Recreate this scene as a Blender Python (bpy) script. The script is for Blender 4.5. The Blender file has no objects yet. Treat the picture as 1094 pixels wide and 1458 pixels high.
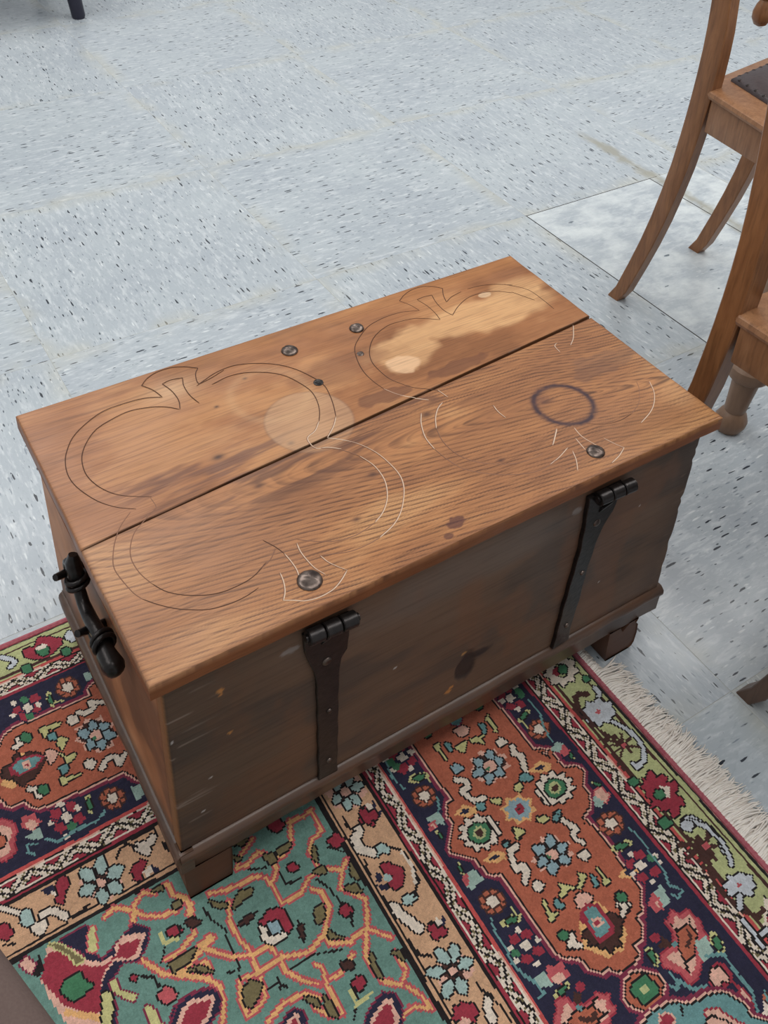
import bpy, bmesh, math, random
import numpy as np
from mathutils import Vector, Matrix

S = bpy.context.scene
COL = S.collection
random.seed(4)

# ------------------------------------------------------------------ camera
cam_data = bpy.data.cameras.new('camera')
cam = bpy.data.objects.new('camera', cam_data)
COL.objects.link(cam)
right = Vector((0.8479658, -0.5285285, 0.0401448))
down = Vector((-0.2646482, -0.4877851, -0.8318816))
fwd = Vector((0.4592554, 0.6947829, -0.5534992))
M = Matrix((right, -down, -fwd)).transposed().to_4x4()
M.translation = Vector((-0.1438137, -0.5302415, 1.169362))
cam.matrix_world = M
cam_data.sensor_fit = 'VERTICAL'
cam_data.sensor_height = 36.0
cam_data.lens = 1454.374 / 1458 * 36.0
cam_data.shift_x = (547 - 531.668) / 1458      # the photograph is a crop of a taller frame
cam_data.shift_y = (397.956 - 729) / 1458
cam_data.clip_start = 0.02
S.camera = cam

# ------------------------------------------------------------------ light
world = bpy.data.worlds.new('world')
S.world = world
world.use_nodes = True
bg = world.node_tree.nodes['Background']
bg.inputs[0].default_value = (0.93, 0.97, 1.0, 1)
bg.inputs[1].default_value = 0.46

def area(name, loc, sx, sy, power, col=(1, 0.985, 0.96), aim=None):
    d = bpy.data.lights.new(name, 'AREA')
    d.shape = 'RECTANGLE'; d.size = sx; d.size_y = sy
    d.energy = power; d.color = col
    o = bpy.data.objects.new(name, d); COL.objects.link(o)
    o.location = loc
    if aim is not None:
        o.rotation_euler = (Vector(aim) - Vector(loc)).to_track_quat('-Z', 'Y').to_euler()
    return o

# fluorescent ceiling fittings of the shop, brighter on the far side; the near lamp is added fill
area('ceiling_lamp_far', (0.6, 2.9, 2.75), 2.6, 1.2, 44)
area('ceiling_lamp_left', (-1.6, 1.4, 2.75), 1.2, 2.4, 27)
area('ceiling_lamp_right', (2.7, 0.5, 2.75), 1.2, 2.4, 44)
area('fill_lamp_near', (0.9, -0.6, 2.75), 2.4, 1.0, 26)

S.view_settings.view_transform = 'Standard'
S.view_settings.look = 'None'
S.view_settings.exposure = -0.06
S.view_settings.gamma = 1.0
S.view_settings.use_curve_mapping = False

# ------------------------------------------------------------------ helpers
def lin(r, g=None, b=None):
    if g is None: r, g, b = r
    def f(c):
        c = c / 255.0
        return c / 12.92 if c <= 0.04045 else ((c + 0.055) / 1.055) ** 2.4
    return (f(r), f(g), f(b))

def lin4(c): return (*lin(c), 1.0)

def empty(name, loc, rz=0.0):
    o = bpy.data.objects.new(name, None); COL.objects.link(o)
    o.location = loc; o.rotation_euler = (0, 0, rz)
    o.empty_display_size = 0.05
    return o

def tag(o, label=None, cat=None, group=None, kind=None):
    if label: o['label'] = label
    if cat: o['category'] = cat
    if group: o['group'] = group
    if kind: o['kind'] = kind
    return o

def link(name, me, mat, parent=None, loc=None):
    o = bpy.data.objects.new(name, me); COL.objects.link(o)
    if mat is not None and len(me.materials) == 0: me.materials.append(mat)
    if parent is not None: o.parent = parent
    if loc is not None: o.location = loc
    return o

def smooth(me, angle=40):
    me.polygons.foreach_set('use_smooth', [True] * len(me.polygons))
    try: me.set_sharp_from_angle(angle=math.radians(angle))
    except Exception: pass

def bm_mesh(name, bm, sm=40):
    me = bpy.data.meshes.new(name)
    bmesh.ops.recalc_face_normals(bm, faces=bm.faces[:])
    bm.to_mesh(me); bm.free()
    if sm: smooth(me, sm)
    return me

def add_hexa(bm, P, bevel=0.0, seg=2):
    """eight corners: bottom loop 0-3, top loop 4-7"""
    v = [bm.verts.new(p) for p in P]
    F = [(3, 2, 1, 0), (4, 5, 6, 7), (0, 1, 5, 4), (1, 2, 6, 5), (2, 3, 7, 6), (3, 0, 4, 7)]
    fs = [bm.faces.new([v[i] for i in f]) for f in F]
    if bevel:
        es = list({e for f in fs for e in f.edges})
        bmesh.ops.bevel(bm, geom=es, offset=bevel, segments=seg, profile=0.5, affect='EDGES')

def add_box(bm, x0, x1, y0, y1, z0, z1, bevel=0.0, seg=2):
    add_hexa(bm, [(x0, y0, z0), (x1, y0, z0), (x1, y1, z0), (x0, y1, z0),
                  (x0, y0, z1), (x1, y0, z1), (x1, y1, z1), (x0, y1, z1)], bevel, seg)

def add_tube(bm, pts, rads, n=10, cap=True, flat=1.0):
    pts = [Vector(p) for p in pts]
    if not hasattr(rads, '__len__'): rads = [rads] * len(pts)
    rings = []; up = None
    for i, p in enumerate(pts):
        t = (pts[min(i + 1, len(pts) - 1)] - pts[max(i - 1, 0)]).normalized()
        if up is None:
            up = Vector((0, 0, 1)) if abs(t.z) < 0.9 else Vector((1, 0, 0))
        a = t.cross(up).normalized(); b = a.cross(t).normalized(); up = b
        rings.append([bm.verts.new(p + rads[i] * (a * math.cos(2 * math.pi * k / n) + flat * b * math.sin(2 * math.pi * k / n))) for k in range(n)])
    for r0, r1 in zip(rings, rings[1:]):
        for k in range(n):
            bm.faces.new((r0[k], r0[(k + 1) % n], r1[(k + 1) % n], r1[k]))
    if cap:
        bm.faces.new(rings[0][::-1]); bm.faces.new(rings[-1])

def add_lathe(bm, prof, c=(0, 0, 0), n=24, mat=None):
    rings = []
    for r, z in prof:
        ring = []
        for k in range(n):
            p = Vector((r * math.cos(2 * math.pi * k / n), r * math.sin(2 * math.pi * k / n), z))
            if mat is not None: p = mat @ p
            ring.append(bm.verts.new(p + Vector(c)))
        rings.append(ring)
    for r0, r1 in zip(rings, rings[1:]):
        for k in range(n):
            bm.faces.new((r0[k], r0[(k + 1) % n], r1[(k + 1) % n], r1[k]))
    bm.faces.new(rings[0][::-1]); bm.faces.new(rings[-1])

def add_sweep_prism(bm, sections):
    """closed loft through equally long vertex loops"""
    rings = [[bm.verts.new(p) for p in s] for s in sections]
    n = len(rings[0])
    for r0, r1 in zip(rings, rings[1:]):
        for k in range(n):
            bm.faces.new((r0[k], r0[(k + 1) % n], r1[(k + 1) % n], r1[k]))
    bm.faces.new(rings[0][::-1]); bm.faces.new(rings[-1])

# numpy value noise -------------------------------------------------
_R = np.random.RandomState(11).rand(64, 256, 256).astype(np.float32)
def vn(x, y, seed=0):
    xi = np.floor(x).astype(int); yi = np.floor(y).astype(int)
    fx = x - xi; fy = y - yi
    fx = fx * fx * (3 - 2 * fx); fy = fy * fy * (3 - 2 * fy)
    T = _R[seed % 64]
    a = T[xi % 256, yi % 256]; b = T[(xi + 1) % 256, yi % 256]
    c = T[xi % 256, (yi + 1) % 256]; d = T[(xi + 1) % 256, (yi + 1) % 256]
    return (a * (1 - fx) + b * fx) * (1 - fy) + (c * (1 - fx) + d * fx) * fy
def fbm(x, y, seed=0, o=4):
    s = 0; amp = 0.5; t = 0
    for i in range(o):
        s = s + amp * vn(x * 2 ** i, y * 2 ** i, seed + i * 7); t += amp; amp *= 0.55
    return s / t
def sst(a, b, x):
    t = np.clip((x - a) / (b - a), 0, 1); return t * t * (3 - 2 * t)
def mixc(c, col, m):
    return c * (1 - m[..., None]) + np.array(col)[None, :] * m[..., None]

# node materials ----------------------------------------------------
class NT:
    def __init__(s, name, rough=0.5, spec=0.5):
        s.m = bpy.data.materials.new(name); s.m.use_nodes = True
        s.t = s.m.node_tree; s.b = s.t.nodes['Principled BSDF']
        s.b.inputs['Roughness'].default_value = rough
        s.b.inputs['Specular IOR Level'].default_value = spec
    def n(s, typ, **kw):
        nd = s.t.nodes.new(typ)
        for k, v in kw.items():
            if k.startswith('i_'):
                key = k[2:]; key = int(key) if key.isdigit() else key.replace('_', ' ')
                nd.inputs[key].default_value = v
            else: setattr(nd, k, v)
        return nd
    def l(s, a, b): s.t.links.new(a, b)
    def coord(s, kind='Object', scale=(1, 1, 1), rot=(0, 0, 0)):
        tc = s.n('ShaderNodeTexCoord'); mp = s.n('ShaderNodeMapping')
        mp.inputs['Scale'].default_value = scale; mp.inputs['Rotation'].default_value = rot
        s.l(tc.outputs[kind], mp.inputs['Vector']); return mp.outputs[0]
    def noise(s, vec, scale=5, detail=3, rough=0.5, dist=0.0):
        nd = s.n('ShaderNodeTexNoise'); nd.inputs['Scale'].default_value = scale
        nd.inputs['Detail'].default_value = detail; nd.inputs['Roughness'].default_value = rough
        nd.inputs['Distortion'].default_value = dist
        if vec is not None: s.l(vec, nd.inputs['Vector'])
        return nd.outputs['Fac']
    def ramp(s, fac, stops, interp='LINEAR'):
        nd = s.n('ShaderNodeValToRGB'); cr = nd.color_ramp; cr.interpolation = interp
        while len(cr.elements) < len(stops): cr.elements.new(0.5)
        for e, (p, c) in zip(cr.elements, stops):
            e.position = p; e.color = c if len(c) == 4 else (*c, 1)
        s.l(fac, nd.inputs[0]); return nd.outputs[0]
    def mix(s, fac, a, b, mode='MIX'):
        nd = s.n('ShaderNodeMix', data_type='RGBA', blend_type=mode)
        for v, k in ((fac, 0), (a, 6), (b, 7)):
            if hasattr(v, 'node'): s.l(v, nd.inputs[k])
            else: nd.inputs[k].default_value = v if k == 0 else (v if len(v) == 4 else (*v, 1))
        return nd.outputs[2]
    def math(s, op, a, b=0.0, c=None):
        nd = s.n('ShaderNodeMath', operation=op)
        for i, v in enumerate((a, b, c)):
            if v is None: continue
            if hasattr(v, 'node'): s.l(v, nd.inputs[i])
            else: nd.inputs[i].default_value = v
        return nd.outputs[0]
    def bump(s, h, strength=0.2, dist=0.001):
        nd = s.n('ShaderNodeBump'); nd.inputs['Strength'].default_value = strength
        nd.inputs['Distance'].default_value = dist
        s.l(h, nd.inputs['Height']); s.l(nd.outputs[0], s.b.inputs['Normal'])
    def base(s, c):
        if hasattr(c, 'node'): s.l(c, s.b.inputs['Base Color'])
        else: s.b.inputs['Base Color'].default_value = c if len(c) == 4 else (*c, 1)
        return s.m

BLACK = (0, 0, 0, 1); WHITE = (1, 1, 1, 1)

# ------------------------------------------------------------------ floor
TS = 0.553                     # tile pitch
OX, OY = 0.7245, 0.994         # a grid crossing

def tile_material(name, plain=False):
    N = NT(name, 0.34, 0.45)
    info = N.n('ShaderNodeObjectInfo')
    tc = N.n('ShaderNodeTexCoord')
    rnd = N.math('MULTIPLY', info.outputs['Random'], 57.0)
    cmb = N.n('ShaderNodeCombineXYZ'); N.l(rnd, cmb.inputs[0]); N.l(rnd, cmb.inputs[1]); N.l(rnd, cmb.inputs[2])
    add = N.n('ShaderNodeVectorMath', operation='ADD')
    N.l(tc.outputs['Object'], add.inputs[0]); N.l(cmb.outputs[0], add.inputs[1])
    def mapped(sx, sy):
        mp = N.n('ShaderNodeMapping'); mp.inputs['Scale'].default_value = (sx, sy, 1)
        N.l(add.outputs[0], mp.inputs['Vector']); return mp.outputs[0]
    st = mapped(1.0, 4.2)
    warp = N.noise(mapped(1, 1), 30, 2)
    f1 = N.noise(st, 26, 3, 0.6, 0.4)
    f2 = N.noise(st, 60, 2, 0.6, 0.3)
    big = N.noise(mapped(1, 1), 5, 2)
    base = N.mix(N.ramp(big, [(0.35, BLACK), (0.65, WHITE)]), lin4((172, 180, 187)), lin4((181, 189, 194)))
    base = N.mix(N.ramp(f1, [(0.50, BLACK), (0.70, WHITE)]), base, lin4((200, 206, 210)))
    base = N.mix(N.ramp(f2, [(0.60, BLACK), (0.74, (0.6, 0.6, 0.6, 1))]), base, lin4((218, 222, 223)))
    base = N.mix(N.ramp(f2, [(0.28, (0.45, 0.45, 0.45, 1)), (0.40, BLACK)]), base, lin4((152, 160, 170)))
    # dark chips pulled out along the grain
    def chips(sx, sy, sc, keep, size, col, base, soft=0.04):
        mv = mapped(sx, sy)
        w = N.n('ShaderNodeTexNoise'); w.inputs['Scale'].default_value = sc * 1.7
        N.l(mv, w.inputs['Vector'])
        v2 = N.n('ShaderNodeVectorMath', operation='MULTIPLY_ADD')
        N.l(w.outputs['Color'], v2.inputs[0]); v2.inputs[1].default_value = (0.55 / sc, 0.55 / sc, 0); N.l(mv, v2.inputs[2])
        vo = N.n('ShaderNodeTexVoronoi'); vo.inputs['Scale'].default_value = sc; vo.inputs['Randomness'].default_value = 1
        vo.voronoi_dimensions = '2D'
        N.l(v2.outputs[0], vo.inputs['Vector'])
        sep = N.n('ShaderNodeSeparateColor'); N.l(vo.outputs['Color'], sep.inputs[0])
        on = N.math('GREATER_THAN', sep.outputs[0], keep)
        rad = N.math('MULTIPLY', sep.outputs[1], size)
        d = N.math('SUBTRACT', rad, vo.outputs['Distance'])
        m = N.ramp(d, [(0.0, BLACK), (soft, WHITE)])
        m = N.math('MULTIPLY', m, on)
        return N.mix(m, base, col)
    if not plain:
        base = chips(1, 5.0, 40, 0.76, 0.32, lin4((140, 149, 158)), base, .12)
        base = chips(1, 5.2, 34, 0.89, 0.36, lin4((52, 57, 66)), base, .05)
        base = chips(1, 3.4, 60, 0.93, 0.34, lin4((84, 92, 100)), base, .08)
        base = chips(1, 5.0, 30, 0.86, 0.32, lin4((216, 221, 223)), base, .16)
    else:
        base = N.mix(N.ramp(N.noise(mapped(1, 1.3), 14, 4, 0.6), [(0.42, BLACK), (0.66, WHITE)]), base, lin4((214, 220, 221)))
        base = chips(1, 3.0, 22, 0.93, 0.22, lin4((110, 120, 128)), base)
    # old wax yellowing along the tile edges
    sep = N.n('ShaderNodeSeparateXYZ'); N.l(tc.outputs['Object'], sep.inputs[0])
    ax = N.math('ABSOLUTE', sep.outputs[0]); ay = N.math('ABSOLUTE', sep.outputs[1])
    mx = N.math('MAXIMUM', ax, ay)
    e = N.ramp(mx, [(0.235, BLACK), (0.275, WHITE)])
    nz = N.ramp(N.noise(mapped(1, 1), 9, 3), [(0.45, BLACK), (0.62, WHITE)])
    if not plain:
        base = N.mix(N.math('MULTIPLY', N.math('MULTIPLY', e, nz), 0.42), base, lin4((192, 189, 172)))
    # a glue stain along one joint
    geo = N.n('ShaderNodeNewGeometry'); gs = N.n('ShaderNodeSeparateXYZ'); N.l(geo.outputs['Position'], gs.inputs[0])
    gx = N.math('ABSOLUTE', N.math('SUBTRACT', gs.outputs[0], 1.690))
    gx = N.math('ADD', gx, N.math('MULTIPLY', N.math('SUBTRACT', N.noise(geo.outputs['Position'], 22, 3), 0.5), 0.06))
    gy = N.math('ABSOLUTE', N.math('SUBTRACT', gs.outputs[1], 0.97))
    mk = N.math('MULTIPLY', N.ramp(gx, [(0.004, WHITE), (0.022, BLACK)]), N.ramp(gy, [(0.24, WHITE), (0.33, BLACK)]))
    base = N.mix(N.math('MULTIPLY', mk, 0.8), base, lin4((158, 155, 141)))
    rg = N.ramp(N.noise(mapped(1, 1), 12, 3), [(0.3, (0.20, 0.20, 0.20, 1)), (0.7, (0.34, 0.34, 0.34, 1))])
    N.l(rg, N.b.inputs['Roughness'])
    N.bump(N.noise(st, 40, 3), 0.06, 0.001)
    return N.base(base)

MAT_TILE = tile_material('vinyl_tile_streaked')
MAT_TILE_NEW = tile_material('vinyl_tile_new', True)
Nj = NT('joint_grime', 0.8, 0.2)
MAT_JOINT = Nj.base(Nj.mix(Nj.noise(Nj.coord('Object'), 6, 3), lin4((186, 184, 172)), lin4((160, 158, 148))))
Nd = NT('joint_dark', 0.8, 0.2); MAT_JOINT_DARK = Nd.base(lin4((52, 48, 46)))

bm = bmesh.new(); add_box(bm, -3.0, 5.6, -2.6, 6.6, -0.05, -0.0002)
floor = link('floor', bm_mesh('floor', bm, 0), MAT_JOINT)
tag(floor, 'pale grey speckled vinyl tile floor', 'floor', kind='structure')

_tm = {}
def tile_mesh(sx, sy, mat):
    k = (round(sx, 4), round(sy, 4), mat.name)
    if k not in _tm:
        bm = bmesh.new(); add_box(bm, -sx / 2, sx / 2, -sy / 2, sy / 2, -0.0022, 0.0, 0.0002, 1)
        me = bm_mesh('tile', bm, 0); me.materials.append(mat); _tm[k] = me
    return _tm[k]
def tile(x0, x1, y0, y1, turn, mat=MAT_TILE, gap=0.0005):
    sx, sy = x1 - x0 - gap, y1 - y0 - gap
    if turn: me = tile_mesh(sy, sx, mat)
    else: me = tile_mesh(sx, sy, mat)
    o = link('tile', me, None, floor); o.location = ((x0 + x1) / 2, (y0 + y1) / 2, 0)
    o.rotation_euler = (0, 0, (math.pi / 2 if turn else 0) + random.choice((0, math.pi)))
    return o
for i in range(-5, 8):
    for j in range(-5, 8):
        x0, y0 = OX + i * TS, OY + j * TS
        if x0 > 4.6 or y0 > 5.3 or x0 < -2.6 or y0 < -2.2: continue
        turn = (i + j) % 2
        if i == 1 and j == -1:
            tile(x0 + 0.0005, x0 + 0.395, y0, y0 + TS, turn, MAT_TILE_NEW, 0.0034)
            tile(x0 + 0.395, x0 + TS, y0, y0 + TS, turn, MAT_TILE_NEW, 0.0020)
            bm = bmesh.new(); add_box(bm, x0 - 0.003, x0 + 0.42, y0 - 0.003, y0 + TS + 0.003, -0.0022, -0.0001)
            link('joint', bm_mesh('joint', bm, 0), MAT_JOINT_DARK, floor)
        elif i == 1 and j in (0, 1):
            tile(x0, x0 + 0.395, y0, y0 + TS, turn); tile(x0 + 0.395, x0 + TS, y0, y0 + TS, turn)
        else:
            tile(x0, x0 + TS, y0, y0 + TS, turn)

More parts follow.
